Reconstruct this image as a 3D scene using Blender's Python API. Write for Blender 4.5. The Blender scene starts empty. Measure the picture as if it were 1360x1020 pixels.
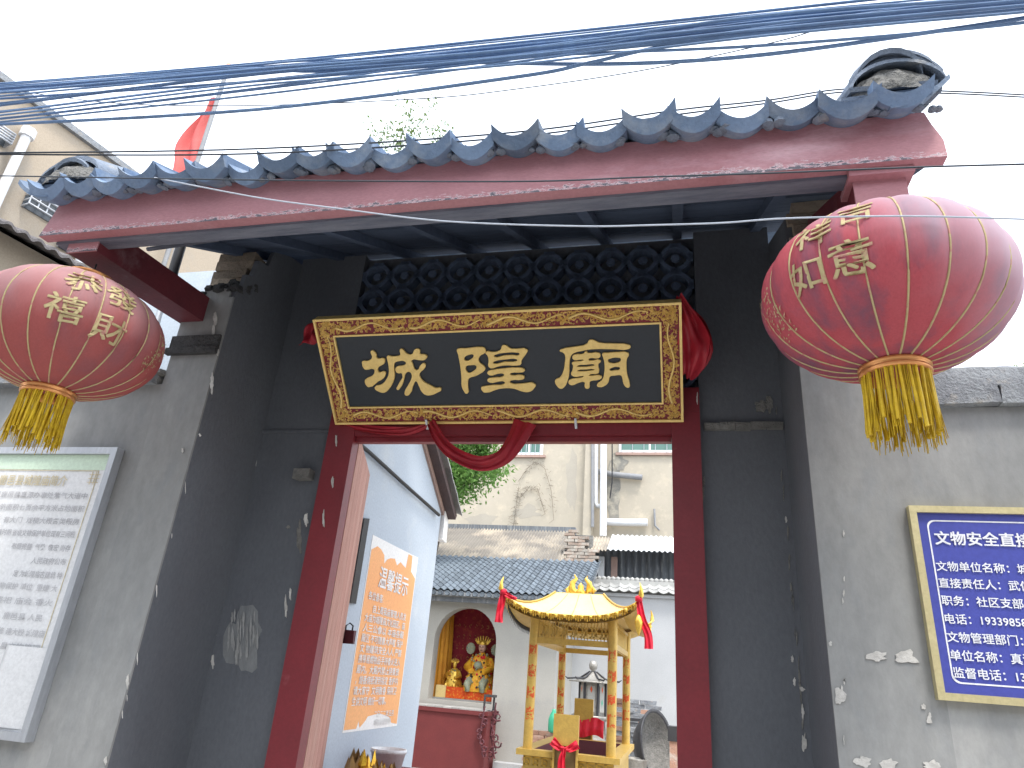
import bpy, bmesh, math, random
from mathutils import Vector, Matrix, noise
R=random.Random(7)
PI=math.pi
# ------------------------------------------------------------------ camera
sc=bpy.context.scene
F=909.; PIT,ROL,YAW=[math.radians(a) for a in (23.21,4.69,14.75)]
fwd=Vector((-math.sin(YAW)*math.cos(PIT),math.cos(YAW)*math.cos(PIT),math.sin(PIT)))
r0=Vector((math.cos(YAW),math.sin(YAW),0)); u0=r0.cross(fwd)
rt=math.cos(ROL)*r0+math.sin(ROL)*u0; up=math.cos(ROL)*u0-math.sin(ROL)*r0
CP=Vector((0,0,1.6))
cam=bpy.data.cameras.new('camera'); co=bpy.data.objects.new('camera',cam); sc.collection.objects.link(co)
cam.sensor_width=36; cam.lens=F/1360*36; cam.clip_start=.05; cam.clip_end=1500
m=Matrix.Identity(4)
for i,v in enumerate((rt,up,-fwd)):
    for j in range(3): m[j][i]=v[j]
m.translation=CP; co.matrix_world=m; sc.camera=co
def ray(px,py): return rt*(px-680)+up*(510-py)+fwd*F
def aty(px,py,y): d=ray(px,py); return CP+d*(y/d.y)
def atx(px,py,x): d=ray(px,py); return CP+d*(x/d.x)
# ------------------------------------------------------------------ world, sun, exposure
SUN_EL,SUN_AZ=math.radians(64),math.radians(35)     # azimuth measured from -Y towards +X
w=bpy.data.worlds.new('World'); sc.world=w; w.use_nodes=True
nt=w.node_tree; bg=nt.nodes['Background']
sky=nt.nodes.new('ShaderNodeTexSky'); sky.sky_type='NISHITA'; sky.sun_disc=False
sky.sun_elevation=SUN_EL; sky.sun_rotation=math.pi-SUN_AZ; sky.dust_density=4; sky.air_density=1.4
mx=nt.nodes.new('ShaderNodeMixRGB'); mx.inputs[0].default_value=.72; mx.inputs[2].default_value=(9.7,10.3,11.2,1)
nt.links.new(sky.outputs[0],mx.inputs[1]); nt.links.new(mx.outputs[0],bg.inputs[0]); bg.inputs[1].default_value=.13
sl=bpy.data.lights.new('sun','SUN'); sl.energy=1.5; sl.angle=math.radians(12); sl.color=(1,.95,.88)
so=bpy.data.objects.new('sun',sl); sc.collection.objects.link(so)
sd=Vector((math.sin(SUN_AZ)*math.cos(SUN_EL),-math.cos(SUN_AZ)*math.cos(SUN_EL),math.sin(SUN_EL)))
so.rotation_euler=(-sd).to_track_quat('-Z','Y').to_euler()
sc.view_settings.view_transform='Standard'; sc.view_settings.look='None'; sc.view_settings.gamma=1
sc.view_settings.use_curve_mapping=False; sc.view_settings.exposure=1.15
# ------------------------------------------------------------------ helpers
class MB:
    def __init__(s): s.v=[]; s.f=[]; s.sm=[]
    def add(s,vs,fs,smooth=False):
        n=len(s.v); s.v+=[Vector(v) for v in vs]; s.f+=[tuple(i+n for i in f) for f in fs]; s.sm+=[smooth]*len(fs); return s
    def hexa(s,p):
        return s.add(p,[(0,3,2,1),(4,5,6,7),(0,1,5,4),(1,2,6,5),(2,3,7,6),(3,0,4,7)])
    def box(s,x0,x1,y0,y1,z0,z1,j=0):
        q=lambda:R.uniform(-j,j) if j else 0
        return s.hexa([(x+q(),y+q(),z+q()) for z in (z0,z1) for x,y in ((x0,y0),(x1,y0),(x1,y1),(x0,y1))])
    def tube(s,pts,r,n=6,cap=True,smooth=True):
        pts=[Vector(p) for p in pts]; rs=r if isinstance(r,(list,tuple)) else [r]*len(pts); vs=[]
        for i,p in enumerate(pts):
            t=(pts[min(i+1,len(pts)-1)]-pts[max(i-1,0)]).normalized()
            a=t.cross(Vector((0,0,1)) if abs(t.z)<.9 else Vector((1,0,0))).normalized(); b=a.cross(t)
            vs+=[p+(a*math.cos(k*2*PI/n)+b*math.sin(k*2*PI/n))*rs[i] for k in range(n)]
        fs=[(i*n+k,i*n+(k+1)%n,(i+1)*n+(k+1)%n,(i+1)*n+k) for i in range(len(pts)-1) for k in range(n)]
        s.add(vs,fs,smooth)
        if cap: s.add([vs[k] for k in range(n)][::-1],[tuple(range(n))]); s.add(vs[-n:],[tuple(range(n))])
        return s
    def lathe(s,c,prof,n=24,smooth=True,rf=None):
        c=Vector(c); vs=[]
        for r,z in prof:
            for k in range(n):
                a=2*PI*k/n; rr=r*(rf(a,z) if rf else 1); vs.append(c+Vector((rr*math.cos(a),rr*math.sin(a),z)))
        fs=[(i*n+k,i*n+(k+1)%n,(i+1)*n+(k+1)%n,(i+1)*n+k) for i in range(len(prof)-1) for k in range(n)]
        return s.add(vs,fs,smooth)
    def grid(s,fn,nu,nv,smooth=True,thick=None):
        vs=[Vector(fn(i/nu,j/nv)) for j in range(nv+1) for i in range(nu+1)]
        fs=[(j*(nu+1)+i,j*(nu+1)+i+1,(j+1)*(nu+1)+i+1,(j+1)*(nu+1)+i) for j in range(nv) for i in range(nu)]
        s.add(vs,fs,smooth)
        if thick:
            t=Vector(thick); s.add([v+t for v in vs],[f[::-1] for f in fs],smooth)
            n=len(vs); b=[i for i in range(nu+1)]+[(j)*(nu+1)+nu for j in range(1,nv+1)]+[nv*(nu+1)+i for i in range(nu-1,-1,-1)]+[j*(nu+1) for j in range(nv-1,0,-1)]
            s.add([vs[i] for i in b]+[vs[i]+t for i in b],[(k,k+len(b),(k+1)%len(b)+len(b),(k+1)%len(b)) for k in range(len(b))])
        return s
    def prism(s,poly,ext):
        e=Vector(ext); p=[Vector(q) for q in poly]; n=len(p)
        return s.add(p+[q+e for q in p],[tuple(range(n))[::-1],tuple(range(n,2*n))]+[(k,(k+1)%n,(k+1)%n+n,k+n) for k in range(n)])
    def mesh(s,name,mat,off=(0,0,0)):
        me=bpy.data.meshes.new(name); o=Vector(off)
        me.from_pydata([v-o for v in s.v],[],s.f); me.polygons.foreach_set('use_smooth',s.sm)
        if mat: me.materials.append(mat)
        me.update(); return me
    def build(s,name,mat,parent=None,loc=None,kind=None,label=None,fix=False):
        off=parent['wl'] if parent is not None else (loc or (0,0,0))
        me=s.mesh(name,mat,off)
        if fix:
            b=bmesh.new(); b.from_mesh(me); bmesh.ops.recalc_face_normals(b,faces=b.faces); b.to_mesh(me); b.free()
        return link(name,me,parent,None if parent is not None else off,kind,label)
def link(name,me,parent=None,loc=None,kind=None,label=None):
    o=bpy.data.objects.new(name,me); sc.collection.objects.link(o)
    if parent is not None: o.parent=parent; o['wl']=list(parent['wl'])
    else: o['wl']=list(loc or (0,0,0))
    if loc is not None and parent is None: o.location=loc
    if kind: o['kind']=kind
    if label: o['label']=label
    return o
def thing(name,label,cat,loc=(0,0,0),group=None):
    o=bpy.data.objects.new(name,None); sc.collection.objects.link(o); o.location=loc; o['wl']=list(loc)
    o.empty_display_size=.1; o['label']=label; o['category']=cat
    if group: o['group']=group
    return o
def tag(o,label,cat,group=None):
    o['label']=label; o['category']=cat
    if group: o['group']=group
    return o
def inst(name,me,parent,loc,rot=(0,0,0),scale=(1,1,1)):      # loc in world coordinates, shares the mesh
    o=bpy.data.objects.new(name,me); sc.collection.objects.link(o); o.parent=parent
    o.location=Vector(loc)-Vector(parent['wl']); o.rotation_euler=rot; o.scale=scale; o['wl']=list(parent['wl']); return o
# ------------------------------------------------------------------ materials
def mat(name,c1,c2=None,scale=6,rough=.8,bump=.15,metal=0,rnd=0,fine=60,stretch=(1,1,1),dirt=None,dirt_scale=2,dirt_lo=.55,dirt_hi=.75,spec=.3,c3=None,bdist=.01):
    m=bpy.data.materials.new(name); m.use_nodes=True; n=m.node_tree; N=n.nodes.new; L=n.links.new
    b=n.nodes['Principled BSDF']; b.inputs['Roughness'].default_value=rough; b.inputs['Metallic'].default_value=metal
    b.inputs['Specular IOR Level'].default_value=spec
    tc=N('ShaderNodeTexCoord'); mp=N('ShaderNodeMapping'); mp.inputs['Scale'].default_value=stretch; L(tc.outputs['Object'],mp.inputs[0])
    src=mp.outputs[0]
    if rnd:
        oi=N('ShaderNodeObjectInfo'); ad=N('ShaderNodeVectorMath'); ad.operation='ADD'; ml=N('ShaderNodeMath'); ml.operation='MULTIPLY'; ml.inputs[1].default_value=37
        L(oi.outputs['Random'],ml.inputs[0]); L(src,ad.inputs[0]); L(ml.outputs[0],ad.inputs[1]); src=ad.outputs[0]
    def noi(sc_,det=6,ro=.6):
        t=N('ShaderNodeTexNoise'); t.inputs['Scale'].default_value=sc_; t.inputs['Detail'].default_value=det; t.inputs['Roughness'].default_value=ro; L(src,t.inputs['Vector']); return t.outputs['Fac']
    def ramp(x,lo,hi):
        r=N('ShaderNodeMapRange'); r.inputs[1].default_value=lo; r.inputs[2].default_value=hi; r.clamp=True; L(x,r.inputs[0]); return r.outputs[0]
    def mix(f,a,bb):
        x=N('ShaderNodeMixRGB'); 
        if isinstance(f,float): x.inputs[0].default_value=f
        else: L(f,x.inputs[0])
        for k,q in ((1,a),(2,bb)):
            if isinstance(q,tuple): x.inputs[k].default_value=(*q,1)
            else: L(q,x.inputs[k])
        return x.outputs[0]
    c2=c2 or tuple(min(1,v*.75) for v in c1)
    col=mix(ramp(noi(scale),.3,.7),c1,c2)
    fn=noi(fine,4,.7)
    if c3: col=mix(ramp(noi(scale*3.3,5,.7),.52,.68),col,c3)
    if dirt: col=mix(ramp(noi(dirt_scale,7,.65),dirt_lo,dirt_hi),col,dirt)
    g=N('ShaderNodeMixRGB'); g.blend_type='MULTIPLY'; g.inputs[0].default_value=.5; L(col,g.inputs[1])
    rr=N('ShaderNodeMapRange'); rr.inputs[1].default_value=.3; rr.inputs[2].default_value=.7; rr.inputs[3].default_value=.75; rr.inputs[4].default_value=1.15; L(fn,rr.inputs[0]); L(rr.outputs[0],g.inputs[2]); col=g.outputs[0]
    if rnd:
        h=N('ShaderNodeMapRange'); h.inputs[3].default_value=1-rnd; h.inputs[4].default_value=1+rnd; L(oi.outputs['Random'],h.inputs[0])
        g2=N('ShaderNodeMixRGB'); g2.blend_type='MULTIPLY'; g2.inputs[0].default_value=1; L(col,g2.inputs[1]); L(h.outputs[0],g2.inputs[2]); col=g2.outputs[0]
    L(col,b.inputs['Base Color'])
    if bump:
        bp=N('ShaderNodeBump'); bp.inputs['Strength'].default_value=bump; bp.inputs['Distance'].default_value=bdist
        am=N('ShaderNodeMath'); am.operation='ADD'; L(noi(scale*2,6,.65),am.inputs[0]); L(fn,am.inputs[1]); L(am.outputs[0],bp.inputs['Height']); L(bp.outputs[0],b.inputs['Normal'])
    m['_']=1
    return m
M={}
M['plaster']=mat('grey plaster',(.31,.315,.31),(.215,.22,.22),2.2,.75,.16,dirt=(.42,.42,.41),dirt_scale=1.3,stretch=(1,1,.5),dirt_lo=.5,dirt_hi=.74,c3=(.245,.255,.26),fine=22)
M['recess']=mat('shade darkened grey plaster',(.142,.152,.170),(.098,.106,.122),1.3,.75,.3,dirt=(.19,.195,.20),dirt_scale=1.1,stretch=(1,1,.5),dirt_lo=.55,dirt_hi=.8)  # the grey wall plaster again, with recess shade put into its colour
M['chip']=mat('bare lime plaster',(.62,.61,.58),(.42,.41,.39),20,.9,.4)
M['rawbrick']=mat('sooty old brick',(.36,.29,.22),(.25,.21,.17),14,.9,.6,rnd=.3,dirt=(.25,.23,.2),dirt_scale=9,bdist=.02)
M['brick']=mat('red brick',(.42,.24,.17),(.34,.21,.16),12,.9,.5,rnd=.25,dirt=(.5,.45,.4),dirt_scale=6,bdist=.02)
M['mortar']=mat('rough mortar',(.34,.33,.31),(.2,.2,.19),16,.95,.9,bdist=.03)
M['darkmortar']=mat('sooty mortar',(.10,.10,.10),(.06,.06,.065),18,.95,.9,bdist=.03)
M['coping']=mat('weathered grey stone',(.33,.35,.37),(.19,.20,.22),9,.9,.8,dirt=(.42,.38,.33),dirt_scale=14,bdist=.025,rnd=.15)
M['scuffcream']=mat('stained cream render',(.42,.385,.32),(.36,.33,.28),1,.85,.15)
M['soot']=mat('sooty cream render',(.30,.285,.25),(.20,.195,.18),1.5,.85,.15,dirt=(.42,.39,.32),dirt_scale=2.5,dirt_lo=.45,dirt_hi=.6)
M['scuff2']=mat('scraped lime',(.33,.335,.33),(.27,.275,.275),12,.85,.2)
M['scuff']=mat('scuffed plaster',(.23,.24,.245),(.17,.18,.19),7,.85,.3,stretch=(3,3,.6))
M['tile']=mat('flare tinted grey clay tile',(.17,.235,.34),(.125,.18,.27),9,.85,.4,rnd=.28,dirt=(.27,.31,.36),dirt_scale=7,dirt_lo=.5,dirt_hi=.72)  # grey tile, its blue is lens flare put into the colour
M['tilecap']=mat('grey verge tile',(.22,.26,.32),(.14,.17,.22),10,.9,.6,rnd=.2,dirt=(.3,.29,.27),dirt_scale=8,bdist=.02)
M['redjamb']=mat('dark red gloss paint',(.23,.022,.032),(.17,.018,.026),3,.42,.08,dirt=(.30,.09,.10),dirt_scale=5,dirt_lo=.66,dirt_hi=.8,spec=.5)
M['redbeam']=mat('dull red beam paint',(.16,.03,.04),(.11,.026,.035),5,.6,.2,dirt=(.2,.11,.12),dirt_scale=6)
M['soffit']=mat('flare tinted weathered board',(.075,.10,.155),(.055,.075,.12),6,.9,.4,stretch=(.4,3,3),rnd=.2)  # bluish glare under the eave painted into the board colour
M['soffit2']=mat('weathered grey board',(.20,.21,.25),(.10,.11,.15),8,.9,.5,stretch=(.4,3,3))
M['leaf_wood']=mat('sun bleached pink wood',(.56,.33,.27),(.46,.23,.19),5,.7,.35,stretch=(5,5,.35),dirt=(.62,.45,.36),dirt_scale=3,c3=(.38,.16,.13),rnd=.1)
M['gold']=mat('gold paint',(.62,.42,.10),(.5,.33,.08),12,.42,.1,metal=.25,spec=.5)
M['goldlet']=mat('gold leaf lettering',(.82,.60,.22),(.74,.52,.17),14,.42,.05,metal=.15,spec=.5)
M['brightgold']=mat('bright gold',(.85,.58,.10),(.7,.42,.06),25,.28,.2,metal=.55,spec=.6)
M['roofgold']=mat('pale gold sheet',(.86,.66,.30),(.78,.58,.24),3,.45,.08,metal=.1)
M['panel']=mat('black lacquer panel',(.018,.024,.032),(.024,.03,.04),2,.5,.02,spec=.4)
M['plaquered']=mat('plaque red ground',(.22,.03,.04),(.16,.02,.03),20,.55,.1)
M['cloth']=mat('red silk',(.40,.018,.032),(.27,.01,.022),8,.5,.1,spec=.4)
M['brightred']=mat('bright red ribbon',(.75,.02,.05),(.6,.015,.04),8,.5,.05)
M['tassel']=mat('yellow tassel thread',(.72,.50,.02),(.48,.30,.015),30,.5,.1,fine=200)
M['ring']=mat('copper gold band',(.85,.42,.16),(.6,.25,.09),15,.3,.1,metal=.6)
M['goldprint']=mat('gold print',(.58,.49,.27),(.42,.34,.17),60,.6,0,metal=.1,dirt=(.5,.25,.2),dirt_scale=30,dirt_lo=.55,dirt_hi=.62)
M['cable']=mat('flare tinted cable sheath',(.17,.28,.47),(.11,.18,.31),3,.6,0)  # blue of the lens flare over dark cables put into the sheath colour
M['cabledark']=mat('dark grey cable sheath',(.06,.07,.09),(.04,.05,.06),3,.6,0)
M['string']=mat('white cord',(.55,.6,.68),(.45,.5,.58),30,.7,0)
M['alu']=mat('brushed aluminium',(.52,.54,.57),(.44,.46,.5),8,.4,.02,metal=.5,stretch=(1,1,.2))
M['board']=mat('white notice board',(.76,.77,.78),(.70,.71,.72),2,.45,.01)
M['boardgreen']=mat('pale green border',(.62,.76,.62),(.56,.7,.56),2,.5,0)
M['ink']=mat('grey ink',(.40,.40,.42),(.54,.54,.56),20,.7,0)
M['inkfaint']=mat('faded ink',(.58,.585,.6),(.5,.5,.52),20,.7,0)
M['inkgold']=mat('faded gold ink',(.62,.55,.38),(.68,.6,.42),20,.6,0)
M['signblue']=mat('blue enamel',(.062,.075,.36),(.054,.068,.33),2,.35,.01,spec=.5)
M['signgold']=mat('pale gold frame',(.62,.55,.32),(.52,.45,.25),10,.4,.05,metal=.4)
M['signwhite']=mat('white lettering',(.78,.8,.85),(.74,.76,.82),10,.5,0)
M['sidewall']=mat('pale blue plaster',(.50,.56,.62),(.45,.51,.58),1.2,.8,.15,dirt=(.56,.60,.63),dirt_scale=2)
M['poster']=mat('orange poster paper',(.86,.40,.17),(.88,.46,.20),1.5,.6,.03)
M['paper']=mat('white paper',(.85,.84,.82),(.8,.79,.77),4,.7,.05)
M['iron']=mat('black iron',(.02,.022,.026),(.03,.03,.034),10,.5,.05)
M['shrine']=mat('grey white plaster',(.43,.42,.385),(.36,.355,.33),1.3,.85,.25,dirt=(.34,.34,.33),dirt_scale=2.4,dirt_lo=.56,dirt_hi=.74)
M['rwall']=mat('pale grey render',(.46,.47,.48),(.40,.41,.42),1.1,.85,.2,dirt=(.42,.41,.38),dirt_scale=1.6,dirt_lo=.58,dirt_hi=.8)
M['rooftile']=mat('slate blue roof tile',(.15,.18,.21),(.115,.138,.165),3,.75,.2,rnd=.22,dirt=(.3,.33,.36),dirt_scale=9,dirt_lo=.66,dirt_hi=.76)
M['paletile']=mat('pale grey tile',(.42,.42,.40),(.32,.32,.31),4,.85,.2,rnd=.15)
M['cream']=mat('cream rendered wall',(.47,.42,.34),(.41,.37,.30),.8,.85,.15,dirt=(.36,.33,.27),dirt_scale=.7,dirt_lo=.52,dirt_hi=.75,c3=(.52,.46,.36))
M['tan']=mat('tan stone facing',(.42,.35,.27),(.36,.305,.24),.9,.85,.3,dirt=(.36,.32,.27),dirt_scale=1.4,dirt_lo=.52,dirt_hi=.7)
M['shed']=mat('weathered corrugated sheet',(.25,.23,.20),(.17,.155,.14),1.1,.8,.3,dirt=(.40,.35,.28),dirt_scale=.8,dirt_lo=.48,dirt_hi=.62)
M['whitesheet']=mat('white corrugated sheet',(.72,.74,.76),(.62,.64,.66),1.5,.5,.1)
M['darksheet']=mat('grey corrugated wall',(.20,.22,.24),(.12,.13,.15),2,.7,.2,stretch=(4,1,.3),c3=(.38,.39,.39))
M['pvc']=mat('white pvc',(.80,.81,.82),(.72,.73,.75),2,.4,.02)
M['greypipe']=mat('grey pipe',(.22,.23,.25),(.3,.3,.3),4,.6,.1)
M['glass']=mat('green window glass',(.08,.19,.15),(.06,.15,.12),1,.12,0,spec=.8)
M['darkglass']=mat('dark window',(.06,.07,.08),(.04,.05,.06),1,.2,0,spec=.7)
M['altar']=mat('oxblood painted board',(.17,.035,.036),(.14,.03,.032),4,.6,.1,dirt=(.32,.12,.1),dirt_scale=25,dirt_lo=.68,dirt_hi=.75)
M['niche']=mat('dark red brocade',(.28,.015,.03),(.2,.012,.022),5,.7,.1,c3=(.42,.09,.04))
M['orangecloth']=mat('orange cloth',(.62,.30,.03),(.5,.2,.02),5,.6,.1)
M['redorange']=mat('red orange cloth',(.75,.09,.01),(.6,.06,.01),8,.6,.1,c3=(.8,.4,.05))
M['robe']=mat('yellow brocade robe',(.85,.50,.04),(.75,.36,.03),9,.5,.2,c3=(.75,.06,.03))
M['skin']=mat('painted face',(.65,.40,.30),(.6,.35,.26),10,.5,0)
M['armour']=mat('blue green enamel',(.2,.32,.30),(.35,.3,.15),40,.4,.2,c3=(.6,.5,.3))
M['silver']=mat('tarnished silver',(.42,.40,.36),(.25,.24,.22),25,.4,.3,metal=.5)
M['pagred']=mat('red relief characters',(.65,.11,.03),(.55,.08,.02),30,.6,.05)
M['blackiron']=mat('grey cast iron',(.08,.08,.085),(.05,.05,.055),6,.55,.2,metal=.4)
M['green']=mat('green plastic',(.05,.42,.25),(.04,.35,.2),4,.35,0,spec=.5)
M['maroon']=mat('maroon lining',(.16,.05,.06),(.12,.04,.05),4,.7,.1)
M['foil']=mat('gold foil paper',(.80,.50,.05),(.55,.27,.03),10,.25,.3,metal=.7)
M['foildark']=mat('bronze paper',(.42,.27,.10),(.25,.18,.1),10,.5,.2,metal=.3)
M['ground']=mat('concrete ground',(.46,.45,.43),(.40,.39,.37),1.5,.9,.2)
M['opposite']=mat('pale shading wall',(.40,.39,.37),(.34,.33,.32),1.5,.9,.2)
M['leafA']=mat('tree leaf',(.10,.22,.05),(.17,.33,.08),1.2,.6,0,c3=(.26,.40,.11),spec=.4)
M['weed']=mat('weed green',(.14,.22,.06),(.2,.26,.08),2,.7,0)
M['bark']=mat('bark',(.12,.09,.07),(.08,.06,.05),8,.9,.6,stretch=(3,3,.5))
M['twig']=mat('dry twig',(.22,.19,.15),(.16,.14,.11),8,.9,0)
M['flag']=mat('faded red flag',(.76,.22,.20),(.70,.17,.16),3,.6,.05)
M['greyroof']=mat('rough grey roof sheet',(.27,.25,.25),(.17,.16,.165),5,.95,.8,bdist=.04,stretch=(1,3,3))
# translucent silk for lanterns and flag
def silk(name,c1,c2,c3,bl,dx):
    m=mat(name,c1,c2,2.2,.85,.06,dirt=c3,dirt_scale=1.9,dirt_lo=.45,dirt_hi=.62,stretch=(2.6,2.6,.7),spec=.08); n=m.node_tree; b=n.nodes['Principled BSDF']
    out=n.nodes['Material Output']; tr=n.nodes.new('ShaderNodeBsdfTranslucent'); ms=n.nodes.new('ShaderNodeMixShader'); ms.inputs[0].default_value=.3
    N=n.nodes.new; L=n.links.new; old=b.inputs['Base Color'].links[0].from_socket
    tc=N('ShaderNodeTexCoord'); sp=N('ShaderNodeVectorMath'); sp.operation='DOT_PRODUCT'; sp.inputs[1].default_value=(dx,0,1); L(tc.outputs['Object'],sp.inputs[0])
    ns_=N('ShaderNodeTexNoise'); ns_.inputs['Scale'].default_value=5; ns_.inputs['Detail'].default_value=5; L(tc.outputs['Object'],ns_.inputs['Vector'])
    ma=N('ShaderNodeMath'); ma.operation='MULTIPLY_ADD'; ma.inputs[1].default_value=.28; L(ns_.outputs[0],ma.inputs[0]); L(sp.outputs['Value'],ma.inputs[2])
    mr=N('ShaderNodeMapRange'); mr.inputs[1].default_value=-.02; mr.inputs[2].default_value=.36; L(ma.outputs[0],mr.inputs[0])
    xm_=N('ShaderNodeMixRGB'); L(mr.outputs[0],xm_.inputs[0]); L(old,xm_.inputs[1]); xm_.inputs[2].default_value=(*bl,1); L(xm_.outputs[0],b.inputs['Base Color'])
    tr.inputs[0].default_value=(*c1,1); n.links.new(b.outputs[0],ms.inputs[1]); n.links.new(tr.outputs[0],ms.inputs[2]); n.links.new(ms.outputs[0],out.inputs[0]); return m
M['silkL']=silk('faded red silk',(.48,.145,.14),(.41,.115,.11),(.34,.13,.14),(.60,.38,.39),-.25)
M['silkR']=silk('pink faded red silk',(.56,.14,.165),(.50,.10,.125),(.20,.12,.17),(.60,.47,.55),.85)
for k in ('leafA','weed','flag'):
    mm=M[k]; n=mm.node_tree; b=n.nodes['Principled BSDF']; out=n.nodes['Material Output']; tr=n.nodes.new('ShaderNodeBsdfTranslucent'); ms=n.nodes.new('ShaderNodeMixShader'); ms.inputs[0].default_value=.4
    src=b.inputs['Base Color'].links[0].from_socket; n.links.new(src,tr.inputs[0]); n.links.new(b.outputs[0],ms.inputs[1]); n.links.new(tr.outputs[0],ms.inputs[2]); n.links.new(ms.outputs[0],out.inputs[0])
# fascia: faded paint, flaking along its lower edge
def fascia_mat():
    m=mat('faded red fascia paint',(.46,.23,.25),(.38,.165,.185),1.3,.6,.15,dirt=(.58,.36,.39),dirt_scale=1.2,stretch=(1,1,3)); n=m.node_tree; N=n.nodes.new; L=n.links.new
    b=n.nodes['Principled BSDF']; old=b.inputs['Base Color'].links[0].from_socket
    tc=N('ShaderNodeTexCoord'); sp=N('ShaderNodeSeparateXYZ'); L(tc.outputs['Object'],sp.inputs[0])
    mp=N('ShaderNodeMapping'); mp.inputs['Scale'].default_value=(9,9,30); L(tc.outputs['Object'],mp.inputs[0])
    t=N('ShaderNodeTexNoise'); t.inputs['Scale'].default_value=3.2; t.inputs['Detail'].default_value=7; t.inputs['Roughness'].default_value=.75; L(mp.outputs[0],t.inputs[0])
    rg=N('ShaderNodeMapRange'); rg.inputs[1].default_value=0; rg.inputs[2].default_value=.05; rg.inputs[3].default_value=.09; rg.inputs[4].default_value=-.25; L(sp.outputs[2],rg.inputs[0])
    ad=N('ShaderNodeMath'); ad.operation='ADD'; L(t.outputs[0],ad.inputs[0]); L(rg.outputs[0],ad.inputs[1])
    big=N('ShaderNodeTexNoise'); big.inputs['Scale'].default_value=1.3; L(tc.outputs['Object'],big.inputs[0])
    b2=N('ShaderNodeMath'); b2.operation='MULTIPLY_ADD'; b2.inputs[1].default_value=.35; b2.inputs[2].default_value=-.17; L(big.outputs[0],b2.inputs[0])
    a2=N('ShaderNodeMath'); a2.operation='ADD'; L(ad.outputs[0],a2.inputs[0]); L(b2.outputs[0],a2.inputs[1])
    gn=N('ShaderNodeNewGeometry'); gs=N('ShaderNodeSeparateXYZ'); L(gn.outputs['True Normal'],gs.inputs[0]); gm=N('ShaderNodeMath'); gm.operation='MULTIPLY_ADD'; gm.inputs[1].default_value=.5; gm.use_clamp=False; L(gs.outputs[2],gm.inputs[0]); L(a2.outputs[0],gm.inputs[2]); a2=gm
    r1=N('ShaderNodeMapRange'); r1.inputs[1].default_value=.495; r1.inputs[2].default_value=.51; r1.clamp=True; L(a2.outputs[0],r1.inputs[0])
    r2=N('ShaderNodeMapRange'); r2.inputs[1].default_value=.55; r2.inputs[2].default_value=.56; r2.clamp=True; L(a2.outputs[0],r2.inputs[0])
    x=N('ShaderNodeMixRGB'); L(r1.outputs[0],x.inputs[0]); L(old,x.inputs[1]); x.inputs[2].default_value=(.60,.47,.49,1)
    y=N('ShaderNodeMixRGB'); L(r2.outputs[0],y.inputs[0]); L(x.outputs[0],y.inputs[1]); y.inputs[2].default_value=(.12,.11,.13,1); L(y.outputs[0],b.inputs['Base Color']); return m
M['fascia']=fascia_mat()

# ------------------------------------------------------------------ text
def text_mesh(body,size,offset=0.0,extrude=0,spacing=1.0,align='LEFT'):
    c=bpy.data.curves.new('t','FONT'); c.body=body; c.size=size; c.offset=offset; c.extrude=extrude; c.space_character=spacing; c.resolution_u=2; c.align_x=align
    o=bpy.data.objects.new('t',c); sc.collection.objects.link(o); dg=bpy.context.evaluated_depsgraph_get(); me=bpy.data.meshes.new_from_object(o.evaluated_get(dg)); bpy.data.objects.remove(o); bpy.data.curves.remove(c)
    v=[x.co.copy() for x in me.vertices]; f=[tuple(p.vertices) for p in me.polygons]; bpy.data.meshes.remove(me); return v,f
def text_at(body,size,org,ux,uy,offset=0.0,lift=.0012,spacing=1.0,width=None,drop=0,align='LEFT'):
    """text laid on the plane org+u*ux+v*uy; returns an MB"""
    v,f=text_mesh(body,size,0,0,spacing,align); mb=MB()
    if width and v:
        w=max(p.x for p in v); k=width/w
    else: k=1
    n=Vector(ux).cross(Vector(uy)).normalized()
    for i,(du,dv) in enumerate(((-1,-1),(1,-1),(-1,1),(1,1),(0,0)) if offset else ((0,0),)):
        mb.add([Vector(org)+Vector(ux)*(p.x*k+du*offset*.6)+Vector(uy)*(p.y+dv*offset*.6)+n*(lift+i*.0003) for p in v],f)
    return mb

# ================================================================== SETTING
MB().add([(-60,-12,0),(60,-12,0),(60,3.3,0),(-60,3.3,0)],[(0,1,2,3)]).build('street',M['ground'],kind='structure')
MB().box(-60,60,3.3,300,-.2,.12).build('courtyard_floor',M['ground'],kind='structure')
MB().box(-14,14,-3.9,-3.4,0,5.2).build('added_shading_wall',M['opposite'],kind='structure')  # unseen wall added behind the camera to darken the gate recess

# ================================================================== GATE WALLS
XL,XR,D1,D2=-2.35,.504,2.8,3.34
def chips(parent,pts,plane,mt,name='bare_patch',th=.004):
    """irregular flakes: pts = list of pixel centre, half sizes in px, on the plane function"""
    for cx,cy,hx,hy in pts:
        n=R.randint(18,26); poly=[]; ph=R.uniform(0,9)
        for k in range(n):
            a=-2*PI*k/n; q=.85+.55*noise.noise(Vector((math.cos(a)*1.6+ph,math.sin(a)*1.6,ph)))+R.uniform(-.14,.14); poly.append(plane(cx+hx*q*math.cos(a),cy+hy*q*math.sin(a)))
        nn=(poly[1]-poly[0]).cross(poly[2]-poly[0]).normalized()
        c=sum(poly,Vector())/n; tocam=(CP-c).normalized()
        nrm=plane('n'); 
        mb=MB(); mb.prism([p+nrm*.0005 for p in poly],nrm*th); mb.build(name,mt,parent,fix=True)
def planey(y):
    return lambda a,b=None: Vector((0,-1,0)) if a=='n' else aty(a,b,y)
def planex(x,s=1):
    return lambda a,b=None: Vector((s,0,0)) if a=='n' else atx(a,b,x)
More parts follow.
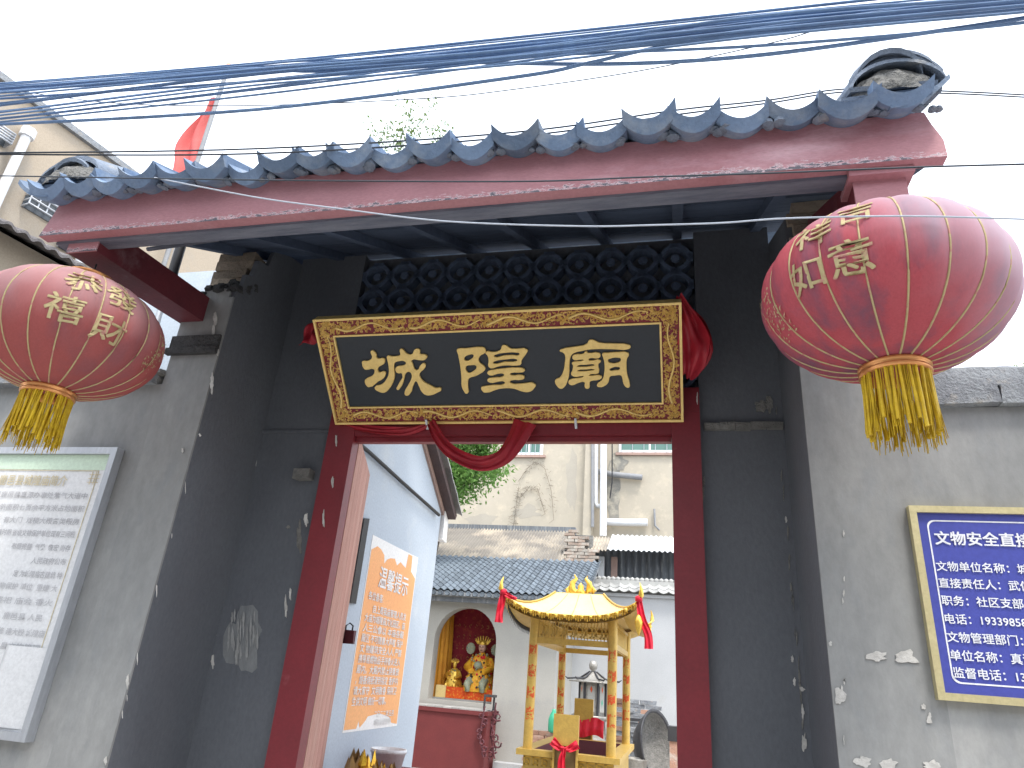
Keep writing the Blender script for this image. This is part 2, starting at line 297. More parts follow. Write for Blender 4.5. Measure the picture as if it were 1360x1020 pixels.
def rough_wall(mb,x0,x1,y0,y1,z0,top,n=40):
    """wall with an uneven broken top: top(x) gives height"""
    xs=[x0+(x1-x0)*i/n for i in range(n+1)]
    poly=[(x0,y0,z0),(x1,y0,z0)]+[(x,y0,top(x)) for x in reversed(xs)]
    mb.prism(poly,(0,y1-y0,0)); return mb
lw=thing('street_wall','light grey plastered street wall left of the gate, holding the framed white notice','wall',(-4,D1,0))
MB().box(-9,-2.64,D1,D1+.28,0,2.885).build('wall_face',M['plaster'],lw)
me=MB().box(-.19,.19,-.2,.2,-.03,.03,.004).mesh('coping_slab',M['coping'])
for i in range(15):
    inst('coping_slab',me,lw,(-2.86-i*.40,D1+.13,2.915+R.uniform(-.004,.004)),(0,0,R.uniform(-.02,.02)))
mb=MB()
for i in range(90):
    x=-2.66-i*.07+R.uniform(-.02,.02); s=R.uniform(.02,.05); mb.lathe((x,D1+.08+R.uniform(-.08,.08),2.94),[(.0,-.01),(s*1.3,0),(s,s*.7),(0,s)],6,False)
o=mb.build('mortar_crust',M['mortar'],lw,kind='stuff')
rw=thing('street_wall','light grey plastered street wall right of the gate, behind the blue sign','wall',(3,D1,0))
MB().box(.86,8,D1,D1+.28,0,2.70).build('wall_face',M['plaster'],rw)
for i in range(9):     # two courses of stone coping
    x0=.87+i*.50-.16
    x0=max(x0,.865); MB().box(x0,.87+(i+1)*.50-.172,D1-.045,D1+.34,2.70,2.775,.006).build('coping_slab',M['coping'],rw)
def bumpy(u,v):
    x=.865+u*7.1; h=noise.noise(Vector((x*5,v*3,1)))*.012+noise.noise(Vector((x*19,v*9,4)))*.008
    a=v*PI; return (x,D1+.15-math.cos(a)*(.19),2.775+max(0,math.sin(a))**.35*(.115+h))
MB().grid(bumpy,160,10).build('coping_top',M['coping'],rw)
chips(rw,[(1165,872,14,8),(1203,873,18,9),(1116,922,7,13),(1226,938,3,4),(1234,955,4,8),(1146,1012,12,8),(1180,1015,13,8),(1237,1015,12,6),(1103,855,2,4)],planey(D1),M['chip'])
lp=thing('gate_pier','grey plastered left gate pier with dark recess side and broken brick top','pier',(XL-.15,D1,0))
def ltop(x): return 3.46+noise.noise(Vector((x*7,0,3)))*.03-(max(0,(-2.50-x))*.5)
mb=MB(); mb.box(XL-.0299,XL,D1,D1+.0115,0,3.40); rough_wall(mb,-2.64,XL-.03,D1,D2+.3,0,ltop); mb.build('pier_face',M['plaster'],lp)
# side (reveal) slab, rising under the roof; wall plaster with the shade put into its colour
prof=[(D1+.012,0),(D2+.3,0),(D2+.3,4.02),(3.2,3.93),(3.05,3.86),(3.02,3.74),(2.93,3.72),(2.91,3.60),(2.86,3.58),(2.85,3.47),(D1+.012,3.44)]
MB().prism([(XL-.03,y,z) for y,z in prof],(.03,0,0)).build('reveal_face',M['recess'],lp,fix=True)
MB().box(-2.66,XL-.001,D1-.03,D1-.0005,3.05,3.085).box(-2.65,XL-.003,D1-.018,D1-.0005,3.085,3.16).build('corbel_band',M['darkmortar'],lp)
bk=MB().box(-.12,.12,-.055,.055,-.028,.028,.004).mesh('brick',M['rawbrick'])
for z in range(4):
    for i in range(2):
        inst('brick',bk,lp,(-2.52+R.uniform(-.01,.01),2.99+i*.118,3.585+z*.058),(0,0,R.uniform(-.08,.08)))
mb=MB()
for i in range(170):
    x=R.uniform(-2.62,-2.36); y=R.uniform(2.81,3.0); z=ltop(x)+R.uniform(-.02,.02)+max(0,y-2.85)*.9*(x>-2.5); s=R.uniform(.015,.045)
    mb.lathe((x,y,z),[(0,-s*.6),(s,-s*.2),(s*.8,s*.4),(0,s*.6)],6,False)
mb.build('rubble',M['darkmortar'],lp,kind='stuff')
chips(lp,[(286,425,3,10),(284,445,2.5,14),(289,465,2,8),(282,510,3,14),(266,578,1.5,2),(243,598,1.2,3),(170,905,2,9),(141,1010,2,5)],planey(D1-.002),M['chip'])
rp=thing('gate_pier','grey plastered right gate pier, partly hidden behind the pink red lantern','pier',(XR+.15,D1,0))
MB().box(XR+.03,.86,D1,D2+.3,0,3.42).box(XR,XR+.0299,D1,D1+.0115,0,3.42).build('pier_face',M['plaster'],rp)
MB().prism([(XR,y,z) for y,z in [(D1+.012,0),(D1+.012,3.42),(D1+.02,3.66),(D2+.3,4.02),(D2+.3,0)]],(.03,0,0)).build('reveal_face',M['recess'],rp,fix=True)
for z in range(5):
    for i in range(2):
        inst('brick',bk,rp,(XR+.14+i*.235+R.uniform(-.01,.01)-(z%2)*.03+.02,D1+.055+R.uniform(-.008,.008),3.452+z*.064),(0,0,R.uniform(-.04,.04)))
MB().box(XR+.03,.85,D1+.11,D2+.3,3.42,3.76).build('rubble_core',M['darkmortar'],rp)
# recess back wall
bw=thing('recess_wall','shade darkened grey back wall of the gate recess around the red door frame','wall',(-.9,D2,0))
JL,JR=-1.905,.108
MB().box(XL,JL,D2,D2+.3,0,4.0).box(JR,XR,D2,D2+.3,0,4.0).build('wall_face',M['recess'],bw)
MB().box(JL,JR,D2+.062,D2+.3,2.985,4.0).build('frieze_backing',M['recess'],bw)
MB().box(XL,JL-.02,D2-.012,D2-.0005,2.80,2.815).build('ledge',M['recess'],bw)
q=MB()
for i in range(5):
    a=JR+.02+i*.074; q.box(a,a+.072,D2-.03,D2-.0005,2.80+R.uniform(0,.008),2.838+R.uniform(-.006,.006),.003)
q.build('broken_ledge',M['mortar'],bw)
chips(bw,[(1010,540,10,9),(1022,537,7,12),(934,655,2,16),(935,640,2,8)],planey(D2),M['mortar'])
chips(bw,[(1066,945,2,10),(1055,905,2,6),(1052,875,2,5),(1068,985,3,12),(1044,690,1.5,5),(1065,915,4,3)],planey(D2),M['chip'])
chips(bw,[(322,850,25,44)],planey(D2),M['scuff'],th=.0012)
for k_ in range(26): chips(bw,[(322+R.gauss(0,11),848+R.gauss(0,18),R.uniform(.6,2.0),R.uniform(6,20))],planey(D2-.0018-.0004*k_),M['scuff2'],th=.0003)
chips(bw,[(383,700,3,2),(398,715,4,22)],planey(D2),M['mortar'],th=.002)
chips(bw,[(299,776,2,14),(290,800,2,10),(287,815,2.5,14),(263,918,2.5,12),(250,955,2,16),(246,985,3,18),(283,878,2,9),(380,805,2,14),(386,790,2,8)],planey(D2),M['chip'])
MB().box(-2.06,-1.97,D2-.06,D2-.0005,2.52,2.575,.008).build('stone_peg',M['mortar'],bw)
def edge_flakes(parent,a,b,plane,n,w_,l_,mt,seed):
    Q=random.Random(seed)
    for k in range(n):
        t=Q.random()**.8; x=a[0]+(b[0]-a[0])*t+Q.gauss(0,w_*.5); y=a[1]+(b[1]-a[1])*t
        chips(parent,[(x,y,Q.uniform(.4,w_),Q.uniform(3,l_))],plane,mt,name='edge_flake',th=.002)
edge_flakes(bw,(356,535),(243,1015),planey(D2-.001),34,1.6,14,M['chip'],1)
edge_flakes(bw,(1029,520),(1070,1000),planey(D2-.001),22,1.3,12,M['mortar'],2)
edge_flakes(bw,(921,560),(940,1010),planey(D2-.001),16,1.2,10,M['mortar'],3)
edge_flakes(lp,(266,575),(146,1010),planey(D1-.001),6,.8,9,M['chip'],4)
edge_flakes(rw,(1120,700),(1122,1000),planey(D1-.001),8,1.6,5,M['chip'],5)
edge_flakes(bw,(443,590),(372,1000),planey(D2-.001),20,1.4,13,M['mortar'],6)
# lattice of curved tiles over the door
arc=MB()
n=7; r=.105; vs=[]
for k in range(n):
    a=math.radians(-50+100*k/(n-1))
    for rr in (r-.012,r+.012): vs+=[(rr*math.cos(a),-.05,rr*math.sin(a)),(rr*math.cos(a),.05,rr*math.sin(a))]
fs=[]
for k in range(n-1):
    b=k*4; fs+=[(b,b+1,b+5,b+4),(b+2,b+6,b+7,b+3),(b,b+4,b+6,b+2),(b+1,b+3,b+7,b+5)]
arc.add(vs,fs); M['frieze']=mat('flare tinted lattice tile',(.115,.155,.23),(.09,.12,.18),14,.85,.4,rnd=.12)  # navy tint of the lens glare painted into the lattice tiles
am=arc.mesh('lattice_tile',M['frieze'])
cols=11; px_=(JR-JL-.02)/cols
for i in range(cols):
    for j in range(6):
        cx=JL+.01+px_*(i+.5); cz=3.02+px_*(j+.5)
        if cz>3.98: continue
        for q in range(4):
            a=q*PI/2+PI/4
            inst('lattice_tile',am,bw,(cx-math.cos(a)*.03,D2+.045,cz-math.sin(a)*.03),(0,-a,0))
boss=MB().lathe((0,0,0),[(0,-.012),(.024,-.008),(.028,0),(.024,.01),(0,.012)],8,False).mesh('lattice_boss',M['frieze'])
for i in range(cols):
    for j in range(3,6):
        cz=3.02+px_*(j+.5)
        if cz<3.97: inst('lattice_boss',boss,bw,(JL+.01+px_*(i+.5),D2+.01,cz),(PI/2,0,0))
# ================================================================== DOOR
df=thing('door_frame','dark red painted door frame under the plaque with peeling outer edge','door frame',(-.9,D2,0))
LZ=2.768
MB().box(JL,-1.745,D2-.05,D2+.02,.3,LZ+.12).build('jamb',M['redjamb'],df)
MB().box(-.030,JR,D2-.05,D2+.02,.3,LZ+.12).build('jamb',M['redjamb'],df)
MB().box(-1.7445,-.0305,D2-.046,D2+.02,LZ,LZ+.12).build('lintel',M['redjamb'],df)
MB().box(JL,JR,D2-.05,D2+.1,LZ+.1205,LZ+.25).build('upper_rail',M['redjamb'],df)
MB().box(-1.744,-.031,D2-.02,D2+.019,LZ-.028,LZ-.001).build('lintel_bead',M['redjamb'],df)
chips(df,[(407,690,3,9),(442,640,2,7),(430,690,1.5,12),(447,585,1.5,8),(926,530,1.5,8)],planey(D2-.051),M['chip'],name='flaked_patch')
def leaf(hx,hy,ang,label,s):
    t=thing('door_leaf',label,'door',(hx,hy,.34))
    d=Vector((math.cos(ang),math.sin(ang),0)); nrm=Vector((-d.y,d.x,0))*s
    for i in range(5):
        a=i*.166+.002; b=a+.162; p=[Vector((hx,hy,0))+d*x+nrm*y for x,y in ((a,0),(b,0),(b,.045),(a,.045))]
        q=[v.copy() for v in p]
        MB().hexa([Vector((v.x,v.y,.36)) for v in p]+[Vector((v.x,v.y,LZ+.03)) for v in q]).build('plank',M['leaf_wood'],t,fix=True)
    for z in (.9,2.3):
        p=[Vector((hx,hy,0))+d*x+nrm*y for x,y in ((.03,.046),(.8,.046),(.8,.075),(.03,.075))]
        MB().hexa([Vector((v.x,v.y,z)) for v in p]+[Vector((v.x,v.y,z+.09)) for v in p]).build('batten',M['leaf_wood'],t,fix=True)
    return t,d,nrm
ld,dl,nl=leaf(-1.762,D2+.06,math.radians(110),'sun bleached pink wooden door leaf swung open at the left jamb',1)
leaf(-.03,D2+.13,math.radians(72),'wooden door leaf swung open behind the right jamb',-1)
# padlock hanging on the open leaf
pc=aty(463,840,4.20); pk=thing('padlock','small dark maroon padlock hanging on the edge of the open left door leaf','padlock',pc)
MB().box(pc.x-.045,pc.x+.045,pc.y-.016,pc.y+.016,pc.z-.065,pc.z+.015,.003).build('lock_body',mat('maroon lock',(.10,.03,.04),(.07,.02,.03),10,.35,.05,metal=.4),pk)
MB().box(pc.x-.047,pc.x-.025,pc.y-.018,pc.y+.018,pc.z-.065,pc.z+.015).build('lock_side',M['alu'],pk)
MB().tube([pc+Vector((-.022,0,.01)),pc+Vector((-.024,0,.04)),pc+Vector((0,0,.056)),pc+Vector((.024,0,.04)),pc+Vector((.022,0,.01))],.005,6).build('shackle',M['iron'],pk)

# ================================================================== PLAQUE
pb0=aty(448.5,563,3.28); pt0=Vector((pb0.x,2.847,3.262)); pW=1.89
U=Vector((1,0,0)); V=(pt0-pb0).normalized(); pH=(pt0-pb0).length; Nn=U.cross(V)   # faces the street and down
pb0=Vector((-1.861,3.28,pb0.z))
PN=Nn if Nn.y<0 else -Nn
plq=thing('name_plaque','black plaque with carved gold dragon border and three raised gold characters over the door','plaque',pb0+U*pW/2)
def PP(u,v,h=0): return pb0+U*u+V*v+PN*h
def pbox(mb,u0,u1,v0,v1,h0,h1): return mb.hexa([PP(u0,v0,h0),PP(u1,v0,h0),PP(u1,v1,h0),PP(u0,v1,h0),PP(u0,v0,h1),PP(u1,v0,h1),PP(u1,v1,h1),PP(u0,v1,h1)])
pbox(MB(),0.01,pW-.01,0.01,pH-.01,-.05,-.012).build('backing',M['plaquered'],plq,fix=True)
bw_=.104
pbox(MB(),bw_,pW-bw_,bw_,pH-bw_,-.0115,-.004).build('panel',M['panel'],plq,fix=True)
def frame(mb,a,wd,h0,h1):
    pbox(mb,a,pW-a,a,a+wd,h0,h1); pbox(mb,a,pW-a,pH-a-wd,pH-a,h0,h1); pbox(mb,a,a+wd,a+wd+.0003,pH-a-wd-.0003,h0,h1); pbox(mb,pW-a-wd,pW-a,a+wd+.0003,pH-a-wd-.0003,h0,h1); return mb
frame(MB(),0,.012,-.05,.012).build('outer_moulding',M['goldlet'],plq,fix=True)
frame(MB(),bw_-.010,.009,-.011,.006).build('inner_moulding',M['goldlet'],plq,fix=True)
frame(MB(),.0122,bw_-.0225,-.011,-.002).build('border_ground',M['plaquered'],plq,fix=True)
# carved scrollwork: curling gold ridges filling the border band
def scroll(mb,cu,cv,rad,a0,turn,w_,h):
    n=9; L=[];Rr=[]
    for k in range(n):
        t=k/(n-1); a=a0+turn*t; q=rad*(1-.72*t); ww=w_*(1-.5*t)
        p=(cu+q*math.cos(a),cv+q*math.sin(a)); dx,dy=math.cos(a),math.sin(a)
        L.append(PP(p[0]-dx*ww,p[1]-dy*ww,-.002)); Rr.append(PP(p[0]+dx*ww,p[1]+dy*ww,-.002))
        mid=PP(p[0],p[1],h)
        if k==0: prev=(L[-1],mid,Rr[-1])
        else:
            cur=(L[-1],mid,Rr[-1]); mb.add([prev[0],prev[1],cur[1],cur[0]],[(0,1,2,3)]); mb.add([prev[1],prev[2],cur[2],cur[1]],[(0,1,2,3)]); prev=cur
mb=MB(); a0_,a1_=.014,bw_-.012
def inband(u,v): 
    return a0_<u<pW-a0_ and a0_<v<pH-a0_ and not(a1_<u<pW-a1_ and a1_<v<pH-a1_)
cnt=0
RR=random.Random(3)
while cnt<2500:
    if RR.random()<.76: u=RR.uniform(a0_,pW-a0_); v=RR.choice((0,1)); v=RR.uniform(a0_+.007,a1_-.007) if v==0 else pH-RR.uniform(a0_+.007,a1_-.007)
    else: v=RR.uniform(a0_,pH-a0_); u=RR.uniform(a0_+.007,a1_-.007) if RR.random()<.5 else pW-RR.uniform(a0_+.007,a1_-.007)
    rad=RR.uniform(.006,.015)
    if not all(inband(u+dx,v+dy) for dx in (-rad-.003,rad+.003) for dy in (-rad-.003,rad+.003)): rad=.006
    if not inband(u,v): continue
    scroll(mb,u,v,rad,RR.uniform(0,6.28),RR.choice((-1,1))*RR.uniform(2.5,5),RR.uniform(.0030,.0048),RR.uniform(.002,.0055)); cnt+=1
# two long dragon bodies per long side
for side in (0,1):
    for s in range(4):
        uc=.12+s*(pW-.24)/4; pts=[]
        for k in range(25):
            t=k/24; u=uc+t*(pW-.24)/4*.92; vv=(a0_+a1_)/2+.019*math.sin(t*9+s)
            pts.append(PP(u,vv if side==0 else pH-vv,.002))
        mb.tube(pts,[.0075*(1-.55*k/24) for k in range(25)],6)
for side in (0,1):
    pts=[]
    for k in range(25):
        t=k/24; v=.1+t*(pH-.2); uu=(a0_+a1_)/2+.014*math.sin(t*9)
        pts.append(PP(uu if side==0 else pW-uu,v,.002))
    mb.tube(pts,[.0075*(1-.5*k/24) for k in range(25)],6)
mb.build('carved_scrollwork',M['goldlet'],plq,kind='stuff')
def plaque_uv(px,py):
    d=ray(px,py); t=(pb0-CP).dot(PN)/d.dot(PN); p=CP+d*t-pb0; return p.dot(U),p.dot(V)
def curve_shape(name,polys,mapf,h,bev,place,parent,mt):
    c=bpy.data.curves.new(name,'CURVE'); c.dimensions='2D'; c.fill_mode='BOTH'; c.extrude=h; c.bevel_depth=bev; c.bevel_resolution=1
    for poly in polys:
        s=c.splines.new('BEZIER'); s.bezier_points.add(len(poly)-1)
        for bp,(a,b) in zip(s.bezier_points,poly):
            x,y=mapf(a,b); bp.co=(x,y,0); bp.handle_left_type=bp.handle_right_type='AUTO'
        s.use_cyclic_u=True; s.resolution_u=3
    o=bpy.data.objects.new('t',c); sc.collection.objects.link(o); dg=bpy.context.evaluated_depsgraph_get(); me=bpy.data.meshes.new_from_object(o.evaluated_get(dg)); bpy.data.objects.remove(o)
    mb=MB(); mb.add([place(v.co) for v in me.vertices],[tuple(p.vertices) for p in me.polygons]); return mb.build(name,mt,parent,fix=True)
def poly(s): 
    v=[float(x) for x in s.split()]; return list(zip(v[::2],v[1::2]))
CH=[]
CH.append((470,445,[poly('245 225 265 212 290 230 315 265 315 300 345 325 425 322 432 350 425 385 405 400 345 440 335 465 345 505 375 515 415 500 440 507 440 545 415 590 340 635 215 712 185 690 165 630 180 605 275 555 300 500 290 465 175 470 150 455 125 385 128 362 205 355 255 325 265 290 250 250'),
 poly('470 295 490 283 520 292 600 290 655 270 650 200 668 188 700 215 740 255 820 262 850 205 880 188 915 200 920 255 1000 270 1018 290 1000 325 960 340 800 345 815 385 875 488 960 390 990 395 992 440 915 525 915 560 970 640 1060 690 1140 730 1215 738 1150 795 1090 820 1010 822 955 780 910 690 870 630 840 660 770 820 725 825 720 775 760 700 810 600 815 550 790 505 735 510 690 640 650 720 610 750 625 690 680 525 610 515 590 465 610 435 690 420 735 390 715 355 640 350 570 380 562 480 568 560 545 650 490 740 430 788 370 780 300 725 400 680 470 600 495 530 495 430 475 330')]))
CH.append((595,445,[poly('135 195 155 185 240 182 480 165 510 180 523 215 512 240 460 270 430 310 425 345 440 375 505 430 518 455 505 485 440 530 380 560 310 580 285 605 275 690 268 805 225 760 200 700 198 600 180 420 150 260'),
 poly('225 320 240 290 300 262 360 262 368 285 330 330 265 355 235 345'),poly('245 450 260 420 320 408 395 412 408 440 370 490 290 522 260 500'),
 poly('530 235 640 235 740 200 765 140 815 145 860 180 950 190 1100 200 1095 235 1050 300 1020 350 1015 395 960 410 800 410 700 425 600 450 570 425 575 360 560 280'),
 poly('640 280 680 255 800 235 960 232 1000 245 990 275 900 275 780 282 650 302'),poly('625 375 660 350 800 328 960 325 972 345 950 362 800 368 640 395'),
 poly('555 515 640 480 780 460 960 450 1060 470 1065 490 1020 508 880 515 860 535 880 555 1040 555 1062 580 1040 605 880 618 858 640 875 665 1040 670 1215 680 1195 730 1140 775 1050 775 930 735 820 725 700 740 520 788 490 770 470 720 500 710 640 690 780 678 800 655 785 635 700 635 590 650 555 615 620 590 770 570 790 545 770 525 680 530 590 550')]))
CH.append((725,435,[poly('200 315 230 295 420 262 580 220 605 175 650 168 700 190 740 207 960 220 1150 238 1175 262 1140 290 960 290 640 290 520 310 380 350 345 390 325 500 320 650 300 730 260 810 210 838 160 800 135 735 150 712 200 690 250 600 272 480 272 370 240 335'),
 poly('380 390 410 372 530 360 555 330 585 352 740 352 755 385 735 412 610 415 590 440 610 458 760 455 725 500 730 620 610 640 600 660 620 668 745 660 775 682 740 712 620 735 605 760 600 830 560 835 545 800 545 750 440 762 380 788 330 775 325 735 360 712 520 685 530 665 500 662 400 670 358 640 375 590 385 520 370 485 420 470 520 455 530 440 500 432 400 440 378 420'),
 poly('430 535 450 515 560 505 670 500 680 515 650 530 440 542'),poly('430 598 450 580 560 570 670 567 685 580 650 592 440 605'),
 poly('790 360 850 350 1000 340 1120 342 1150 365 1125 420 1115 520 1125 640 1160 770 1155 820 1125 820 1085 770 1065 680 1050 655 960 655 890 670 870 740 830 790 740 815 715 795 790 720 815 640 820 480 800 400'),
 poly('860 440 880 425 1020 408 1045 420 1040 465 1000 485 890 488 862 465'),poly('880 575 900 555 1010 535 1035 550 1030 575 960 590 900 595')]))
for ox,oy,polys in CH:
    curve_shape('gold_character',polys,lambda a,b:plaque_uv(ox+a/10.46,oy+b/10.46),.004,.0022,lambda c:PP(c.x,c.y,.0035+c.z),plq,M['goldlet'])
for px,py in ((568,562),(765,559)):
    u,v=plaque_uv(px,py); mb=MB(); pbox(mb,u-.006,u+.006,-.012,.028,.0125,.018); pbox(mb,u-.006,u+.006,-.03,-.012,-.05,.018); mb.build('hook',M['alu'],plq,fix=True)
# red silk ribbons round the plaque
def ribbon(mb,pts,ws,wav=.012,thick=.004):
    pts=[Vector(p) for p in pts]; n=len(pts); N2=(n-1)*6; 
    def P(t):
        i=min(int(t*(n-1)),n-2); f=t*(n-1)-i; a=pts[max(i-1,0)];b=pts[i];c=pts[i+1];d=pts[min(i+2,n-1)]
        return .5*((2*b)+(c-a)*f+(2*a-5*b+4*c-d)*f*f+(3*b-a-3*c+d)*f**3)
    def W(t):
        i=min(int(t*(n-1)),n-2); f=t*(n-1)-i; return ws[i]*(1-f)+ws[i+1]*f
    def fn(u,v):
        p=P(v); tg=(P(min(1,v+.01))-P(max(0,v-.01))).normalized(); s=tg.cross(Vector((0,-1,0))).normalized()
        return p+s*(u-.5)*W(v)+Vector((0,-1,0))*(math.sin(u*13+v*5)*wav+math.sin(u*5-v*9)*wav)
    return mb.grid(fn,12,N2,thick=(0,thick,0))
rb=thing('silk_ribbon','red silk ribbon swagged in a loop below the plaque','ribbon',aty(645,600,3.22))
ribbon(MB(),[aty(572,560,3.25),aty(585,585,3.22),aty(605,604,3.2),aty(636,616,3.19),aty(664,609,3.2),aty(682,588,3.22),aty(697,560,3.25)],[.05,.06,.07,.075,.08,.10,.13],.008).build('loop',M['cloth'],rb)
ribbon(MB(),[aty(455,563,3.3),aty(500,571,3.27),aty(540,572,3.27),aty(570,563,3.28)],[.03,.045,.045,.03],.005).build('upper_fold',M['cloth'],rb)
rb2=thing('silk_bow','red silk bunched out at the right end of the plaque','ribbon',aty(920,450,3.05))
ribbon(MB(),[aty(900,395,2.95),aty(914,425,2.97),aty(921,455,3.0),aty(918,480,3.05),aty(912,500,3.1)],[.05,.10,.15,.13,.04],.02).build('silk_fold',M['cloth'],rb2)
ribbon(MB(),[aty(905,400,2.99),aty(924,428,3.0),aty(934,465,3.04),aty(920,490,3.1)],[.02,.07,.09,.05],.02).build('silk_fold',M['cloth'],rb2)
rb3=thing('silk_bow','small red silk corner showing behind the left top of the plaque','ribbon',aty(412,445,3.0))
ribbon(MB(),[aty(424,428,3.02),aty(414,440,3.0),aty(412,456,3.0)],[.02,.09,.14],.012).build('silk_fold',M['cloth'],rb3)

# ================================================================== ROOF
FX0,FX1=-2.775,.87
rf=thing('gate_roof','tiled gate roof with faded red fascia board and curled end tiles','roof',(-.95,2.0,3.2))
SL=math.tan(math.radians(27)); 
def rz(y): return 3.42+(y-1.93)*SL       # top of deck
# fascia, with slightly uneven ends
fb=[(FX0,3.262),(FX0+.03,3.36),(FX0+.05,3.455),(FX1-.04,3.455),(FX1-.025,3.40),(FX1-.01,3.36),(FX1,3.33),(FX1+.002,3.262)]
o=MB().prism([(x,1.995,z) for x,z in fb],(0,.05,0)).build('fascia_board',M['fascia'],rf,fix=True)
for v in o.data.vertices: v.co.z-=.062
o.location.z=.062      # texture origin at the lower edge
MB().box(FX0+.05,FX1-.13,2.0455,2.115,3.25,3.30).build('inner_board',M['soffit2'],rf)
for i in range(5):
    y0=2.117+i*.31; zz=lambda y:rz(y)-.09
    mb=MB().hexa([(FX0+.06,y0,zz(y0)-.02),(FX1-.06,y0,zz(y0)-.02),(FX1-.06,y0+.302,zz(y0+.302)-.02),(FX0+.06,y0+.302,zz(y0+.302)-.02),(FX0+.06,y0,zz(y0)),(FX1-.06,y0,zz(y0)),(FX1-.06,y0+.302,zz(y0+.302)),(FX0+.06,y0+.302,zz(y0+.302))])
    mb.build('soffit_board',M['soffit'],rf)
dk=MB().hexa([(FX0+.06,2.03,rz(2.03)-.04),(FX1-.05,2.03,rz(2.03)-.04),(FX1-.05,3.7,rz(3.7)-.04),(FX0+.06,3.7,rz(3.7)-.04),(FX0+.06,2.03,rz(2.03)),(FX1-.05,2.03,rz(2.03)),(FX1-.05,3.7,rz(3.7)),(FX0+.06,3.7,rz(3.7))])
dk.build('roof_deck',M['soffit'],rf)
MB().hexa([(FX0+.06,3.7,rz(3.7)-.04),(FX1-.05,3.7,rz(3.7)-.04),(FX1-.05,4.6,rz(3.2)-.04),(FX0+.06,4.6,rz(3.2)-.04),(FX0+.06,3.7,rz(3.7)),(FX1-.05,3.7,rz(3.7)),(FX1-.05,4.6,rz(3.2)),(FX0+.06,4.6,rz(3.2))]).build('rear_slope',M['tile'],rf)
for i in range(9):
    x=FX0+.25+i*.42
    mb=MB().hexa([(x,2.175,rz(2.175)-.165),(x+.05,2.175,rz(2.175)-.165),(x+.05,3.7,rz(3.7)-.165),(x,3.7,rz(3.7)-.165),(x,2.175,rz(2.175)-.112),(x+.05,2.175,rz(2.175)-.112),(x+.05,3.7,rz(3.7)-.112),(x,3.7,rz(3.7)-.112)])
    mb.build('rafter',M['soffit'],rf)
# concave pan tiles: individual pieces sharing one mesh
pt=MB()
TW=.0885; TL=.21
def panf(u,v):
    a=(u-.5)*2; return (a*TW,v*TL,.098*a*a if abs(a)<1 else .098)
pt.grid(lambda u,v:(panf(u,v)[0],panf(u,v)[1],.056*abs((u-.5)*2)**2.0),10,1,True,thick=(0,0,-.03))
pme=pt.mesh('pan_tile',M['tile'])
# front tiles with a thicker lip
lip=MB(); lip.grid(lambda u,v:((u-.5)*2*TW*1.02,v*TL-.01,.056*abs((u-.5)*2)**2.0),14,1,True,thick=(0,.014,-.052))
lme=lip.mesh('pan_tile',M['tile'])
th=math.radians(27)
xs=[-2.71+i*.1645 for i in range(22)]
for j in range(13):
    for i,x in enumerate(xs):
        y=1.915+j*.145*math.cos(th); z=3.445+j*.145*math.sin(th)
        dz=R.uniform(-.011,.009) if j==0 else 0
        inst('pan_tile',lme if j==0 else pme,rf,(x+R.uniform(-.007,.007),y+(R.uniform(-.03,.014) if j==0 else 0),z+dz),(th*.82+R.uniform(-.03,.03),R.uniform(-.08,.08) if j==0 else R.uniform(-.04,.04),R.uniform(-.06,.06)),(1.0 if j else R.uniform(.95,1.06),1,1 if j else R.uniform(.9,1.08)))
mb=MB()
for i,x in enumerate(xs):   # lumpy bedding mortar under the tile lips
    for k in range(4):
        s=R.uniform(.012,.024); mb.lathe((x+.082+R.uniform(-.035,.035),1.950+R.uniform(-.008,.01),3.436+R.uniform(-.012,.006)),[(0,-s*.7),(s,-s*.3),(s*.8,s*.5),(0,s*.8)],7,False)
mb.build('bedding_mortar',M['tilecap'],rf,kind='stuff')
# verge ridges at both ends : stacked courses of cover tiles climbing the slope
cov=MB(); cov.grid(lambda u,v:(math.cos(PI*u)*-.105,v*.12,math.sin(PI*u)*.095),10,1,True,thick=(0,0,.018)); cme=cov.mesh('cover_tile',M['tilecap'])
thinp=MB().box(-.15,.15,-.055,.055,-.009,.009,.003).mesh('verge_slab',M['tilecap'])
def verge(xc,n,tall):
    for j in range(n):
        y=1.96+j*.125*math.cos(th); z=3.50+j*.125*math.sin(th)
        inst('verge_slab',thinp,rf,(xc+R.uniform(-.006,.006),y+.03,z+.02),(th,0,R.uniform(-.04,.04)))
        inst('verge_slab',thinp,rf,(xc+R.uniform(-.01,.01),y+.02,z+.045),(th,R.uniform(-.03,.03),R.uniform(-.06,.06)),(.9,1,1))
        inst('cover_tile',cme,rf,(xc,y,z+.05+tall),(th+R.uniform(.03,.12),0,R.uniform(-.03,.03)))
verge(-2.66,13,-.03); verge(.73,13,.02)
def mound(xc,yc,zc,sx,sz,seed):
    mb=MB()
    def fn(u,v):
        a=u*PI; r=1+.10*noise.noise(Vector((math.cos(a)*3+seed,math.sin(a)*3,v*3)))
        d=v; ins=1-.12*abs(v-.15)
        return (xc-math.cos(a)*sx*r*ins,yc+d*.22,zc+math.sin(a)*sz*r*ins+d*.11)
    mb.grid(fn,16,5)
    def cap(u,v):
        a=u*PI; r=(1-v)*(1+.08*noise.noise(Vector((math.cos(a)*4+seed,v*6,math.sin(a)*4)))); ins=.99
        return (xc-math.cos(a)*sx*r*ins,yc-.004-.035*math.sin(v*PI*.5)+.016*noise.noise(Vector((u*8+seed,v*7,0))),zc+math.sin(a)*sz*r*ins+0)
    mb.grid(cap,18,8); return mb
mound(-2.655,1.94,3.50,.15,.105,2).build('end_mortar',M['mortar'],rf)
mound(.735,1.955,3.50,.13,.12,9).build('end_mortar',M['mortar'],rf)
